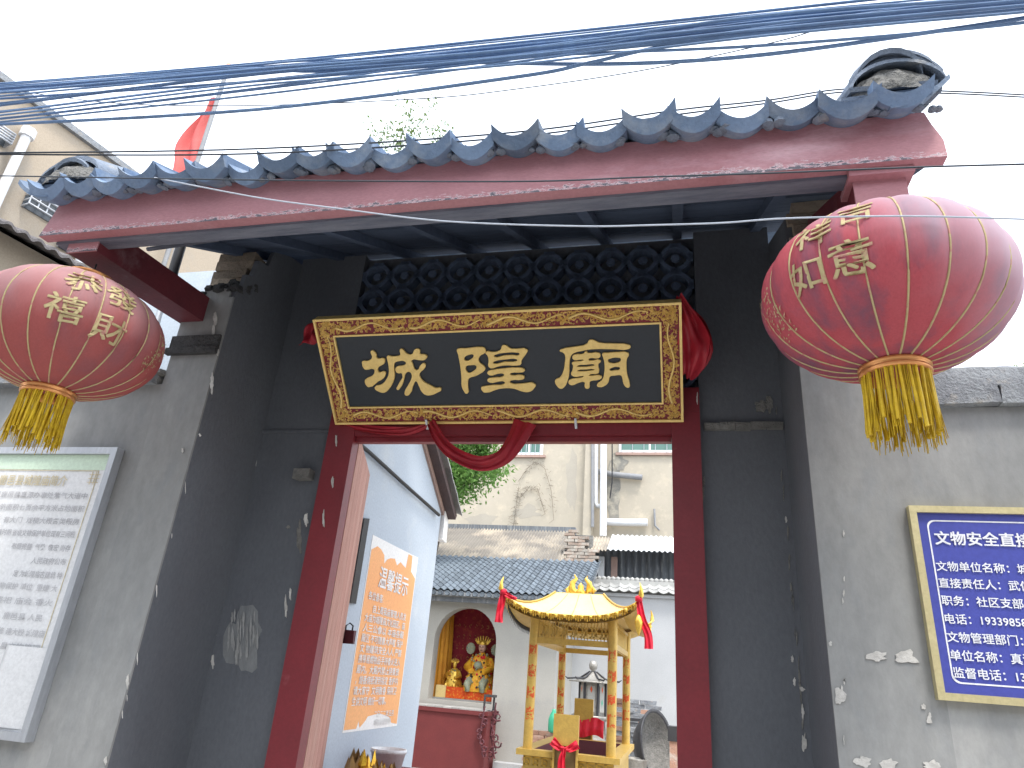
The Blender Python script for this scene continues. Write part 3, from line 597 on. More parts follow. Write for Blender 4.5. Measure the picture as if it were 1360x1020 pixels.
# arched end tiles wrapped over the mounds
def arch(xc,z0,sx,sz,th_,y0,dy,a0=0,a1=PI,rot=0):
    mb=MB(); mb.grid(lambda u,v:(xc-math.cos(a0+(a1-a0)*u)*sx,y0+v*dy,z0+math.sin(a0+(a1-a0)*u)*sz+v*dy*.5),14,1,True,thick=(0,0,th_)); return mb
arch(.745,3.505,.145,.12,.016,1.925,.2,.15,PI-.1).build('end_arch_tile',M['tilecap'],rf)
arch(.755,3.528,.14,.125,.014,1.935,.2,.35,PI-.3).build('end_arch_tile',M['tilecap'],rf)
arch(.75,3.548,.125,.125,.014,1.93,.2,.6,PI-.5).build('end_arch_tile',M['tilecap'],rf)
arch(-2.66,3.51,.165,.112,.015,1.93,.2).build('end_arch_tile',M['tilecap'],rf)
arch(-2.66,3.528,.150,.112,.015,1.935,.2,.3,PI-.3).build('end_arch_tile',M['tilecap'],rf)
mb=MB().lathe((0,0,0),[(.0,.0),(.028,.0),(.03,.016),(.05,.016),(.055,.004),(.075,.004),(.08,.018),(.085,0),(.085,-.02)],18)
rs=mb.mesh('rosette',M['tilecap']); inst('rosette',rs,rf,(-2.67,1.945,3.53),(PI/2,.1,.1),(.8,.8,.7))
# outermost curled tiles at both corners
MB().grid(lambda u,v:(.70+u*.19,1.905+v*.2,3.425+.10*(u**2.2)+v*.1),10,1,True,thick=(0,0,-.022)).build('corner_tile',M['tile'],rf)
MB().grid(lambda u,v:(-2.70-u*.20,1.905+v*.2,3.425+.095*(u**2.2)+v*.1),10,1,True,thick=(0,0,-.022)).build('corner_tile',M['tile'],rf)
mb=MB()
for i in range(20):
    mb.tube([(FX0+.02,1.96+i*.12,rz(1.96+i*.12)+.0),(FX0-.03,1.96+i*.12,rz(1.96+i*.12)+.03)],.03,6)
# brackets carrying the fascia
def bracket(x0,x1,z0,z1,y0,y1,dz,label):
    t=thing('eave_bracket',label,'beam',((x0+x1)/2,y0,z0))
    MB().hexa([(x0,y0,z0),(x1,y0,z0),(x1,y1,z0+dz),(x0,y1,z0+dz),(x0,y0,z1),(x1,y0,z1),(x1,y1,z1+dz),(x0,y1,z1+dz)]).build('beam',M['redbeam'],t)
    MB().box(x0-.004,x1+.004,y0-.008,y0-.0005,z0-.002,z1-.003,.001).build('beam_end',M['fascia'],t); return t
bracket(-2.655,-2.50,3.205,3.35,2.06,2.95,.06,'dull red bracket beam carrying the left end of the fascia above the lantern')
bracket(.60,.755,3.12,3.26,2.06,2.95,.45,'dull red bracket beam carrying the right end of the fascia above the lantern')
MB().box(.58,.78,2.02,2.16,3.235,3.2605).build('packing_board',M['fascia'],rf)
# leaning metal upright left of the pier
p0,p1=aty(222,400,2.9),aty(243,318,2.9)
tag(MB().tube([p0,p0.lerp(p1,.5)+Vector((-.01,0,0)),p1+Vector((0,0,.1))],.028,8).build('roof_prop',M['iron'],loc=tuple(p0)),'dark curved upright propping the left roof end beside the bracket','post')
p0,p1=aty(226,375,3.4),aty(238,318,3.4)
tag(MB().tube([p0-Vector((0,0,.4)),p1+Vector((0,0,.1))],.02,6).build('vent_pipe',M['alu'],loc=tuple(p0)),'thin pale pipe behind the dark roof upright','pipe')
p0,p1=aty(196,331,2.5),aty(290,318,2.5)
MB().tube([p0,p1],.012,5).build('loose_batten',M['soffit2'],rf)
p=aty(631,284,2.3); tag(MB().add([p+Vector((-.012,0,.02)),p+Vector((-.002,-.004,.022)),p+Vector((.004,0,-.012)),p+Vector((.018,.003,-.018)),p+Vector((-.006,0,-.02))],[(0,1,2,4),(2,3,4)]).build('paper_scrap',M['paper'],loc=tuple(p)),'tiny white paper scrap caught under the middle of the eave','paper scrap')
# weeds on the ridge
def weed(px,py,y,h,n,label,seed):
    b=aty(px,py,y); Q=random.Random(seed); t=thing('roof_weed',label,'plant',b); st=MB(); lf=MB()
    for i in range(n):
        a=Q.uniform(-.5,.5); hh=h*Q.uniform(.4,1); tip=b+Vector((math.sin(a)*hh+Q.uniform(-.1,.1),Q.uniform(-.05,.05),hh*math.cos(a))); base=b+Vector((Q.uniform(-.12,.12),0,-.1))
        mid=base.lerp(tip,.5)+Vector((Q.uniform(-.03,.03),0,.02)); st.tube([base,mid,tip],[.003,.0022,.001],4)
        for k in range(34):
            q=Q.uniform(.25,1); p=base.lerp(tip,q)+Vector((Q.uniform(-.05,.05),Q.uniform(-.04,.04),Q.uniform(-.03,.03))); s=Q.uniform(.009,.019)
            d1=Vector((Q.uniform(-1,1),Q.uniform(-1,1),Q.uniform(-1,1))).normalized()*s; d2=Vector((Q.uniform(-1,1),Q.uniform(-1,1),Q.uniform(-1,1))).normalized()*s*.6
            lf.add([p,p+d1+d2,p+d1*2,p+d1-d2],[(0,1,2,3)])
    st.build('stem',M['weed'],t); lf.build('foliage',M['weed'],t,kind='stuff')
weed(500,205,3.6,.42,7,'wispy green weed on the roof ridge at its leftmost clump',1)
weed(528,200,3.6,.62,9,'tallest wispy green weed on the roof ridge',2)
weed(585,195,3.6,.30,6,'low thin weed on the roof ridge right of the tallest one',3)

# ================================================================== LANTERNS
def lantern(c,silkm,chars,face,label,tz,spin,flowers=()):
    t=thing('silk_lantern',label,'lantern',c); a_,b_=.378,.268; NR=20
    def rr(a): 
        f=((a-spin)*NR/(2*PI))%1; return 1-.042*abs(2*f-1)**2.2
    prof=[]
    for k in range(29):
        p=-PI/2+PI*k/28; r=a_*abs(math.cos(p))**.92; z=b_*math.sin(p)
        if r<.088: continue
        prof.append((r,z))
    zb=prof[0][1]; zt=prof[-1][1]
    MB().lathe(c,prof,NR*8,True,lambda a,z:rr(a)).build('silk_shell',silkm,t)
    rib=MB()
    for i in range(NR):
        a=spin+(i)*2*PI/NR
        pts=[Vector(c)+Vector((math.cos(a)*(r*rr(a)+.002),math.sin(a)*(r*rr(a)+.002),z)) for r,z in prof]
        MB().tube(pts,.0033,5).build('gold_rib',M['ring'] if i%1 else M['goldprint'],t)
    for z,s in ((zb,-1),(zt,1)):
        MB().lathe(Vector(c)+Vector((0,0,z)),[(.092,s*-.004),(.104,s*.003),(.104,s*.012),(.096,s*.016),(.103,s*.020),(.103,s*.030),(.094,s*.034),(.088,s*.034),(.086,0)],40).build('rim_band',M['ring'],t)
    MB().tube([Vector(c)+Vector((0,0,zt+.02)),Vector(c)+Vector((0,0,tz-c[2]))],.004,5).build('hanging_wire',M['iron'],t)
    MB().lathe(Vector(c)+Vector((0,0,zt+.015)),[(.09,0),(.0,.004)],24).build('top_disc',M['redbeam'],t)
    # tassel
    ts=MB(); Q=random.Random(int(abs(c[0])*100))
    for i in range(230):
        a=Q.uniform(0,2*PI); 
        if Q.random()<.25: a=a//.35*.35
        r=.094+Q.uniform(-.004,.003); p=Vector(c)+Vector((r*math.cos(a),r*math.sin(a),zb-.028)); l=Q.uniform(.15,.235)*(1 if Q.random()<.9 else .8); sw=Vector((Q.uniform(-.014,.014),Q.uniform(-.014,.014),0))
        ts.tube([p,p+Vector((0,0,-l*.5))+sw*.3,p+Vector((0,0,-l))+sw],[.0017,.0019,.0014],3,cap=False)
    for i in range(26):
        a=i*2*PI/26+Q.uniform(-.05,.05); r=.095; p=Vector(c)+Vector((r*math.cos(a),r*math.sin(a),zb-.028)); l=Q.uniform(.16,.21); q=p+Vector((Q.uniform(-.01,.01),Q.uniform(-.01,.01),-l))
        ts.tube([p,p.lerp(q,.5),q],[.004,.0055,.0065],5,cap=True)
    ts.build('tassel_fringe',M['tassel'],t,kind='stuff')
    # printed gold characters
    for ch,da,el,sz in chars:
        v0,f0=text_mesh(ch,sz); o_=sz*.011; v=[Vector((p.x+a*o_,p.y+b*o_,i*.00025)) for i,(a,b) in enumerate(((-1,-1),(1,-1),(-1,1),(1,1))) for p in v0]; f=[tuple(q+i*len(v0) for q in g) for i in range(4) for g in f0]; cx=sum(p.x for p in v)/len(v); cy=sum(p.y for p in v)/len(v); mb=MB(); vs=[]
        for p in v:
            a=face+math.radians(da)+(p.x-cx)/a_; e=math.radians(el)+(p.y-cy)/(.33)
            e=max(-1.3,min(1.3,e)); r=a_*abs(math.cos(e))**.92; z=b_*math.sin(e); n=Vector((math.cos(a)*math.cos(e),math.sin(a)*math.cos(e),math.sin(e)*1.3)).normalized()
            vs.append(Vector(c)+Vector((r*rr(a)*math.cos(a),r*rr(a)*math.sin(a),z))+n*(.003+p.z))
        mb.add(vs,f); mb.build('printed_character' if len(ch)==1 else 'printed_text',M['goldprint'],t)
    # gold peony sprays: small petals
    for da,el in flowers:
        mb=MB()
        for k in range(46):
            a=face+math.radians(da+Q.uniform(-9,9)); e=math.radians(el+Q.uniform(-11,11)); r=a_*math.cos(e)**.92; n=Vector((math.cos(a),math.sin(a),.4*math.sin(e))).normalized()
            p=Vector(c)+Vector((r*math.cos(a),r*math.sin(a),b_*math.sin(e)))+n*.003; tx=Vector((-math.sin(a),math.cos(a),0)); ty=n.cross(tx); q=Q.uniform(0,6.28); s=Q.uniform(.004,.009)
            d1=(tx*math.cos(q)+ty*math.sin(q))*s; d2=(ty*math.cos(q)-tx*math.sin(q))*s*.45; mb.add([p-d1,p+d2,p+d1,p-d2],[(0,1,2,3)])
        mb.build('printed_flower',M['goldprint'],t)
    return t
cL=(-2.58,2.15,2.832); cR=(.662,2.15,2.842)
fL=math.atan2(-cL[1],-cL[0]); fR=math.atan2(-cR[1],-cR[0])
lantern(cL,M['silkL'],[('恭',-6,24,.155),('禧',-10,-6,.145),('發',20,22,.15),('財',16,-14,.145),('恭喜發財',-14,8,.001)][:4],fL+.05,'faded red silk lantern with yellow fringe hanging from the left bracket at the photo edge',3.2,6*PI/160,[(58,-16),(64,0)])
lantern(cR,M['silkR'],[('吉',-6,22,.12),('祥',-26,18,.13),('意',-10,-13,.14),('如',-34,-13,.13)],fR,'pink faded silk lantern with grime stains and yellow fringe hanging at the right bracket',3.12,12*PI/160,[(-62,-28),(-66,-12)])

# ================================================================== SIGNS
X0=aty(166,598,D1).x; zt,zb=aty(166,598,D1).z,aty(50,986,D1).z
ns=thing('notice_board','white faded notice in an aluminium frame on the left grey wall','notice board',(X0-.75,D1,zb))
W0=1.55; XA=X0-W0; yF=D1-.05
MB().box(XA+.02,X0-.02,D1-.03,D1-.002,zb+.02,zt-.02).build('notice_sheet',M['board'],ns)
for nm,a in (('frame_rail',(XA,X0,yF,D1-.0015,zt-.035,zt)),('frame_rail',(XA,X0,yF,D1-.0015,zb,zb+.035)),('frame_stile',(X0-.035,X0,yF+.0004,D1-.0015,zb+.0352,zt-.0352)),('frame_stile',(XA,XA+.035,yF+.0004,D1-.0015,zb+.0352,zt-.0352))):
    MB().box(*a).build(nm,M['alu'],ns)
MB().box(XA+.036,X0-.036,D1-.032,D1-.0305,zt-.115,zt-.036).build('green_border',M['boardgreen'],ns)
mb=MB(); yk=D1-.0335
mb.box(X0-.088,X0-.085,yk,yk+.002,zb+.05,zt-.12); mb.box(XA+.05,X0-.085,yk,yk+.002,zt-.121,zt-.118)
for k in range(3): mb.box(X0-.135,X0-.07,yk,yk+.002,zt-.14-k*.02,zt-.137-k*.02)
for k in range(2): mb.box(X0-.12+k*.022,X0-.117+k*.022,yk-.001,yk+.001,zt-.19,zt-.125)
mb.build('gold_rule',M['inkgold'],ns)
ux,uy=Vector((1,0,0)),Vector((0,0,1))
xl=aty(12,640,D1).x
text_at('鹿邑县城隍庙简介',.058,(aty(8,646,D1).x-.02,yk,aty(60,646,D1).z),ux,uy,width=aty(101,642,D1).x-aty(8,648,D1).x,offset=.001).build('title_lettering',M['inkgold'],ns)
def rowtxt(body,pxr,py,size,mt,wd=None):
    p=aty(pxr,py,D1); v,f=text_mesh(body,size,0.0003); w_=max(q.x for q in v); k=(wd or w_)/w_
    MB().add([Vector((p.x-(w_-q.x)*k,yk-.0005,p.z+q.y-size*.38)) for q in v],f).build('body_lettering',mt,ns)
rows=[(123,661,'城隍庙位于鹿邑县真源办事处紫气大道中','ink',.98),(119,678,'段路北侧建筑面积七百余平方米占地面积','ink',.95),(112,695,'东西成行  有大门  戏楼大殿各类殿房','ink',.85),(107,712,'明清时期 省级文物保护单位现有三间殿','ink',.66),(101,730,'   布局完整  气势  恢宏 尚存','ink',.5),(95,748,'人民政府公布','ink',.27),(90,766,'定 为城隍庙古建筑 特','ink',.38),(84,783,'文物保护 单位  重建 大','inkfaint',.5),(78,802,'祭祀 庙会 香火','inkfaint',.45),(64,822,'鹿邑县 人民','inkfaint',.3),(67,843,'重修 建大殿 城隍庙','inkfaint',.4),(61,862,'县文物管理','inkfaint',.3)]
for x,y,s,mt,wd in rows: rowtxt(s,x,y,.034,M[mt],wd*.76)
# peeling lower corner
a=aty(70,862,D1); 
MB().grid(lambda u,v:(X0-.30+u*.25+(.05*v if u<.1 else 0),D1-.034-.012*math.sin(PI*u)*(.4+v),zb+.045+v*.33),10,6,True).build('peeled_sheet',M['board'],ns)
MB().box(X0-.33,X0-.20,D1-.06,D1-.046,zb+.03,zb+.06,.004).build('peeled_scrap',M['paper'],ns)

X1=aty(1203,674,D1).x; zt,zb=aty(1203,674,D1).z,aty(1238,929,D1).z; W1=.98
bs=thing('blue_sign','blue gold framed sign with white lettering on the right grey wall','sign',(X1+.5,D1,zb))
MB().box(X1+.01,X1+W1-.01,D1-.02,D1-.002,zb+.01,zt-.01).build('sign_panel',M['signblue'],bs)
yF=D1-.034
for a in ((X1,X1+W1,yF,D1-.0015,zt-.024,zt),(X1,X1+W1,yF,D1-.0015,zb,zb+.024)): MB().box(*a).build('frame_rail',M['signgold'],bs)
for a in ((X1,X1+.024,yF+.0004,D1-.0015,zb+.0242,zt-.0242),(X1+W1-.024,X1+W1,yF+.0004,D1-.0015,zb+.0242,zt-.0242)): MB().box(*a).build('frame_stile',M['signgold'],bs)
mb=MB(); yk=D1-.0212; a,b,c,d=X1+.055,X1+W1-.055,zb+.055,zt-.05; r=.025; pts=[]
for cx,cz,s in ((b-r,d-r,0),(a+r,d-r,1),(a+r,c+r,2),(b-r,c+r,3)):
    for k in range(6): t=(s+k/5)*PI/2; pts.append((cx+r*math.cos(t),cz+r*math.sin(t)))
n=len(pts); cxm,czm=(a+b)/2,(c+d)/2; w_=.005
ins=[(x-(w_ if x>cxm else -w_),z-(w_ if z>czm else -w_)) for x,z in pts]
mb.add([(x,yk,z) for x,z in pts]+[(x,yk,z) for x,z in ins],[(k,(k+1)%n,(k+1)%n+n,k+n) for k in range(n)]); mb.build('border_line',M['signwhite'],bs)
def srow(body,px,py,size,off,spc=1.0):
    p=aty(px,py,D1); text_at(body,size,(p.x,yk-.0006,p.z-size*.38),ux,uy,offset=off,spacing=spc).build('lettering',M['signwhite'],bs)
srow('文物安全直接',1238,716,.0515,.0019,1.0)
for px,py,s in ((1240,753,'文物单位名称：城隍庙'),(1243,775,'直接责任人：武伟'),(1247,798,'职务：社区支部书记'),(1250,822,'电话：193398589'),(1254,846,'文物管理部门：'),(1258,870,'单位名称：真源办'),(1262,893,'监督电话：1393')):
    srow(s,px,py,.0362,.0009)

# ================================================================== CABLES
def cable(pts,y,r,mt,label,group=None,name='utility_cable',y2=None):
    P=[]
    for i,(x,yy) in enumerate(pts): P.append(aty(x,yy,y if y2 is None else y+(y2-y)*i/(len(pts)-1)))
    Q=[]
    n=len(P)
    for i in range(n-1):
        a=P[max(i-1,0)];b=P[i];c=P[i+1];d=P[min(i+2,n-1)]
        for k in range(8):
            f=k/8; Q.append(.5*((2*b)+(c-a)*f+(2*a-5*b+4*c-d)*f*f+(3*b-a-3*c+d)*f**3))
    Q.append(P[-1]); loc=tuple(Q[len(Q)//2])
    o=MB().tube(Q,r,6).build(name,mt,loc=loc); tag(o,label,'cable',group)
XS=(-90,0,340,680,1020,1360,1450); G='cables of the thick bundle across the sky'; GL='flare tinted cable among the tangled bundle crossing the sky'
bund=[(122,113,86,53.5,18,-12,-20),(121,117,91,57,22,-8,-16),(130,118,95,60,25,-6,-14),(133,128,93,63,28,-2,-10),(139,127.5,97,66,31,0,-8),(146,139,97,68,31,3,-5),(150,140,99,70,34,2,-6),(152,148,107,72,36,5,-2),(158,149,108,75,38,7,0),(160,157,117,73,39,8,0),(162,158,119,79,41,8,1),(117,115,89,63,30,4,-4),(125,123,92,66,20,-4,-12),(141,137,99,74,27,-1,-9),(119,121,97,61,33,6,2),(112,111,84,50,14,-22,-30),(158,153,113,86,47,16,8),(170,162,126,83,36,-10,-16),(136,131,108,78,44,12,3)]
for i,b in enumerate(bund):
    cable(list(zip(XS,b)),1.45+.02*(i%4),.0028 if i in(0,9,3) else (.0037 if i%3 else .0046),M['cable'],GL,G)
for i,(b) in enumerate([(125,119,90,80,82,72,60,30,5),(128,122,92,95,79,60,22,-2,-10)]):
    cable(list(zip((-90,0,300,420,600,760,1020,1360,1450),b)),1.5,.0045,M['cable'],GL,G)
cable([(-90,166),(0,165),(340,145.5),(680,103),(780,84),(880,62),(1020,44),(1360,10),(1450,0)],1.5,.0058,M['cable'],'thick cable rising from below the bundle to join it at the right')
cable([(-90,115),(0,118),(250,131),(500,78),(680,84),(850,84),(1020,72),(1240,42),(1360,24),(1450,10)][3:],1.52,.006,M['cable'],'thick cable that leaves the bundle and droops below it towards the right')
cable([(-60,108),(60,126),(170,138),(340,140),(560,131),(680,119),(850,94),(1020,58),(1090,38),(1200,5)],1.56,.0017,M['cabledark'],'thin dark wire sagging below the cable bundle')
cable([(-90,203),(0,203),(340,197.5),(680,176),(900,146),(1020,133),(1125,118),(1256,121),(1360,126),(1450,132)],1.5,.0035,M['cabledark'],'upper of the two parallel cables skimming the roof tiles',y2=2.9)
cable([(-90,204),(0,205),(340,204),(680,182),(900,152),(1020,137),(1125,122),(1256,124),(1360,129),(1450,134)],1.5,.0035,M['cabledark'],'lower of the two parallel cables skimming the roof tiles',y2=2.95)
cable([(-90,232),(0,233.5),(340,239),(680,241),(860,235),(1020,230),(1218,222),(1360,218),(1450,215)],1.4,.0022,M['cabledark'],'thin straight dark wire crossing in front of the red fascia')
cable([(205,236),(340,262),(450,277),(560,291),(650,297),(783,300.5),(865,299),(960,296),(1045,290),(1200,287),(1360,291),(1450,294)],1.75,.0026,M['string'],'pale twisted cord sagging across the fascia and dark recess',name='pale_cord')

# ================================================================== FLAG
fp0=aty(262,215,7); fp1=aty(290,92,7); fl=thing('flag','furled red flag on a pale pole behind the roof','flag',fp0)
MB().tube([fp0-Vector((0,0,3)),Vector((fp0.x,7,fp1.z))],.034,8).build('pole',M['greypipe'],fl)
MB().lathe((fp0.x,7,fp1.z),[(.03,0),(.045,.05),(.0,.16)],8).build('finial',M['ring'],fl)
def flagf(u,v):
    t=aty(277,128,7); b=Vector((fp0.x-.02,7,0)); zt_=t.z; zb_=aty(240,228,7).z
    z=zt_+(zb_-zt_)*v; w_=.08+.34*min(1,v*1.5)-.15*max(0,v-.7); return (fp0.x-.05-u*w_+ .02*math.sin(v*9),7+.06*math.sin(u*9+v*4),z-.2*u*(1-v)+.05*math.sin(u*7))
MB().grid(flagf,14,14,True,thick=(0,.004,0)).build('flag_cloth',M['flag'],fl)

# ================================================================== LEFT BUILDINGS
ang=math.radians(12); dv=Vector((math.sin(ang),math.cos(ang),0)); nv=Vector((dv.y,-dv.x,0))   # nv faces right
tb=thing('stone_house','tan flat roofed house at the far left with white downpipe and caged windows','house',aty(0,110,4.5)*1.0)
PB=aty(0,108,4.5); PB=Vector((PB.x,PB.y,PB.z))
def tp(s,z,h=0): return PB+dv*s+Vector((0,0,z-PB.z))+nv*h
def tbox(mb,s0,s1,z0,z1,h0,h1): return mb.hexa([tp(s0,z0,h1),tp(s1,z0,h1),tp(s1,z0,h0),tp(s0,z0,h0),tp(s0,z1,h1),tp(s1,z1,h1),tp(s1,z1,h0),tp(s0,z1,h0)])
zt_=PB.z
tbox(MB(),-3,5.2,0,zt_,-4,0).build('wall',M['tan'],tb,fix=True)
tbox(MB(),-3,5.25,zt_+.002,zt_+.09,-4.05,.06).build('parapet_slab',M['coping'],tb,fix=True)
def on_tan(px,py):
    d=ray(px,py); t=(PB-CP).dot(nv)/d.dot(nv); p=CP+d*t; return (p-PB).dot(dv),p.z
def cage(px0,py0,px1,py1):
    s0,z1=on_tan(px0,py0); s1,z0=on_tan(px1,py1)
    s0,s1=min(s0,s1),max(s0,s1); z0,z1=min(z0,z1),max(z0,z1)
    w_=tbox(MB(),s0,s1,z0,z1,.004,.012).build('window',M['darkglass'],tb,fix=True)
    mb=MB(); nb=max(4,int((s1-s0)/.09)); 
    for k in range(nb+1): s=s0+(s1-s0)*k/nb; mb.tube([tp(s,z0,.16),tp(s,z1,.16)],.011,4)
    for k in range(5): z=z0+(z1-z0)*k/4; mb.tube([tp(s0,z,.02),tp(s0,z,.17),tp(s1,z,.17),tp(s1,z,.02)],.014,4)
    mb.build('window_cage',M['alu'],tb)
cage(40,245,72,300); cage(78,318,118,352); cage(-14,168,4,196)
s,z=on_tan(28,185); s2,z2=on_tan(-2,250)
MB().tube([tp(s,z,.1),tp(s,z-8,.1)],.055,8).build('downpipe',M['pvc'],tb)
MB().tube([tp(s,z,.1),tp(s,z+.12,.1)],.085,8).build('pipe_hopper',M['pvc'],tb)
s,z=on_tan(100,345); MB().tube([tp(s,z-3,.1),tp(s,z+.15,.1)],.05,8).build('downpipe',M['pvc'],tb)
# lower rough roof running along it
lr=thing('lower_roof','rough grey lean-to roof below the tan house, above the left lantern','roof',aty(20,340,4.0))
ZR=1.6+(aty(0,306,4.0).z-1.6)
A=aty(-60,268,5.0); A0=aty(0,306,5.0)
def lrf(u,v):
    p=A0+dv*(-1.5+u*4.0)+nv*(v*1.6)+Vector((0,0,-v*.7)); p.z+=.02*math.sin(u*170); return p
MB().grid(lrf,260,2,True,thick=(0,0,-.03)).build('roof_sheet',M['greyroof'],lr)
mb=MB(); mb.tube([A0+dv*-1.5+Vector((0,0,.03)),A0+dv*2.5+Vector((0,0,.03))],.05,7); mb.build('ridge_cap',M['coping'],lr)
MB().hexa([A0+dv*-1.5+nv*1.2+Vector((0,0,-8)),A0+dv*2.5+nv*1.2+Vector((0,0,-8)),A0+dv*2.5+Vector((0,0,-8)),A0+dv*-1.5+Vector((0,0,-8)),A0+dv*-1.5+nv*1.2+Vector((0,0,-.62)),A0+dv*2.5+nv*1.2+Vector((0,0,-.62)),A0+dv*2.5+Vector((0,0,-.1)),A0+dv*-1.5+Vector((0,0,-.1))]).build('wall',M['tan'],lr,fix=True)
# cream house seen in the gap under the roof
ch=thing('far_house','pale cream house wall seen through the gap beside the left pier','house',aty(250,340,9.5))
a=aty(200,333,9.5); b=aty(305,325,9.5)
MB().box(a.x-1,b.x+1.2,9.5,12,.12,b.z).build('wall',M['cream'],ch)
a2=aty(250,366,9.45); MB().box(a.x-1,b.x+1.2,9.42,9.497,a2.z-.06,a2.z+.1).build('brick_band',M['brick'],ch)
MB().box(a.x-1,b.x+1.2,9.40,9.497,a2.z-.5,a2.z-.062).build('white_band',M['shrine'],ch)
# wall behind right pier / tree hint at far right
tr=thing('distant_bush','small dry bush top showing above the right wall coping','bush',aty(1358,485,6)); mb=MB(); Q=random.Random(5)
for i in range(260):
    p=aty(1366,487,6)+Vector((Q.gauss(0,.06),Q.gauss(0,.06),Q.gauss(0,.05))); s=.014; d1=Vector((Q.uniform(-1,1),Q.uniform(-1,1),Q.uniform(-1,1)))*s; d2=Vector((Q.uniform(-1,1),Q.uniform(-1,1),Q.uniform(-1,1)))*s; mb.add([p,p+d1,p+d2],[(0,1,2)])
mb.build('foliage',M['weed'],tr,kind='stuff')
MB().tube([aty(1366,487,6)-Vector((0,0,.5)),aty(1366,487,6)],.01,5).build('stem',M['bark'],tr)

# ================================================================== COURTYARD
FLZ=.12
# side house with poster
SX=-2.1; SY=5.84
def ontop(px,py): return atx(px,py,SX)
hz=ontop(583,685).z; ap=ontop(545,560)
sh=thing('side_house','pale blue plastered gable wall just inside the left of the doorway','house',(SX-.5,4.8,FLZ))
r1=ontop(586,682); r2=ontop(562,596); slope=(r2.z-r1.z)/(r2.y-r1.y)
yA=3.75
MB().prism([(SX,yA,FLZ),(SX,SY,FLZ),(SX,SY,r1.z),(SX,yA,r1.z+slope*(yA-r1.y))],(-2.5,0,0)).build('gable_wall',M['sidewall'],sh,fix=True)
dr=Vector((0,1,-slope*-1)).normalized() if False else (r1-r2).normalized()
nr=Vector((0,-dr.z,dr.y))
if nr.z<0: nr=-nr
def rk(mb,o0,o1,h0,h1,x0,x1,l0=-2.2,l1=.12):
    base=r1; P=lambda l,h,x:Vector((x,0,0))+Vector((0,base.y,base.z))+dr*l+nr*h
    return mb.hexa([P(l0,h0,x0),P(l0,h0,x1),P(l1,h0,x1),P(l1,h0,x0),P(l0,h1,x0),P(l0,h1,x1),P(l1,h1,x1),P(l1,h1,x0)])
M['rake']=mat('terracotta rake board',(.42,.29,.24),(.33,.23,.2),8,.9,.4)
rk(MB(),0,0,.0,.045,SX-.3,SX+.02).build('rake_course',M['rake'],sh,fix=True)
rk(MB(),0,0,.046,.10,SX-.3,SX+.10).build('rake_board',mat('dark rake board',(.12,.085,.08),(.09,.07,.07),8,.9,.4),sh,fix=True)
tm=MB().grid(lambda u,v:((u-.5)*.13,(v-.5)*.16,.03*math.sin(PI*u)),6,1,True,thick=(0,0,-.012)).mesh('roof_tile',M['paletile'])
ra=math.atan2(dr.z,dr.y)
for j in range(17):
    for k in range(3):
        p=Vector((SX+.08-k*.125,r1.y,r1.z))+dr*(-2.1+j*.135)+nr*(.125)
        inst('roof_tile',tm,sh,p,(ra,R.uniform(-.08,.08),R.uniform(-.06,.06)))
gp=aty(578,700,SY+.06)
MB().box(SX-.06,SX+.03,SY+.02,SY+.14,gp.z-.12,gp.z+.14,.008).build('gutter_end',M['paper'],sh)
MB().tube([atx(462,577,SX+.03),atx(491,601,SX+.03),atx(537,643,SX+.03),atx(583,684,SX+.03)],.014,6).build('conduit',M['iron'],sh)
MB().hexa([atx(484,688,SX+.003),atx(491,689,SX+.003),atx(473,802,SX+.003),atx(465,801,SX+.003),atx(484,688,SX+.02),atx(491,689,SX+.02),atx(473,802,SX+.02),atx(465,801,SX+.02)]).build('iron_strap',M['iron'],sh,fix=True)
# poster
k=-SX/1.75; y0,y1,z0,z1=3.735*k,4.505*k,1.6-.33*k,1.6+.71*k
po=thing('poster','torn orange paper poster with white text on the pale blue wall','poster',(SX,(y0+y1)/2,z0))
def yz(mb,poly,x0,th_): return mb.prism([(x0,y,z) for y,z in poly],(th_,0,0))
yz(MB(),[(y0,z0),(y1,z0+.005),(y1,z1),(y0,z1)],SX+.001,.001).build('paper_backing',M['paper'],po,fix=True)
q=.012
ptop=[(y1-q,z1-.17),(y1-.12,z1-.13),(y1-.13,z1-.01),(y1-.22,z1-.01),(y1-.24,z1-.12),(y1-.30,z1-.11),(y1-.36,z1-.095),(y1-.42,z1-.13),(y1-.48,z1-.09),(y1-.56,z1-.10),(y1-.62,z1-.12),(y1-.66,z1-.155),(y1-.68,z1-.10),(y1-.75,z1-.07),(y1-.82,z1-.06),(y0+q,z1-.10)]
pbot=[(y0+q,z0+.015),(y0+.20,z0+.016),(y0+.22,z0+.06),(y0+.25,z0+.02),(y0+.33,z0+.06),(y0+.36,z0+.085),(y0+.55,z0+.10),(y0+.66,z0+.085),(y0+.75,z0+.07),(y0+.80,z0+.03),(y1-q,z0+.02)]
b_=bmesh.new(); vs=[b_.verts.new((SX+.0032,y,z)) for y,z in pbot+ptop]; f_=b_.faces.new(vs); bmesh.ops.triangulate(b_,faces=[f_]); me=bpy.data.meshes.new('orange_sheet')
for v in b_.verts: v.co-=Vector(po['wl'])
bmesh.ops.recalc_face_normals(b_,faces=b_.faces); b_.to_mesh(me); b_.free(); me.materials.append(M['poster']); link('orange_sheet',me,po)
tx,ty=Vector((0,1,0)),Vector((0,0,1))
PW=y1-y0
text_at('温馨提示',.16,(SX+.005,y0+.20,z1-.315),tx,ty,width=PW*.62,offset=.003).build('title_lettering',M['paper'],po)
text_at('各位香客:',.06,(SX+.005,y0+.07,z1-.42),tx,ty,offset=.0012,width=.26).build('lettering',M['paper'],po)
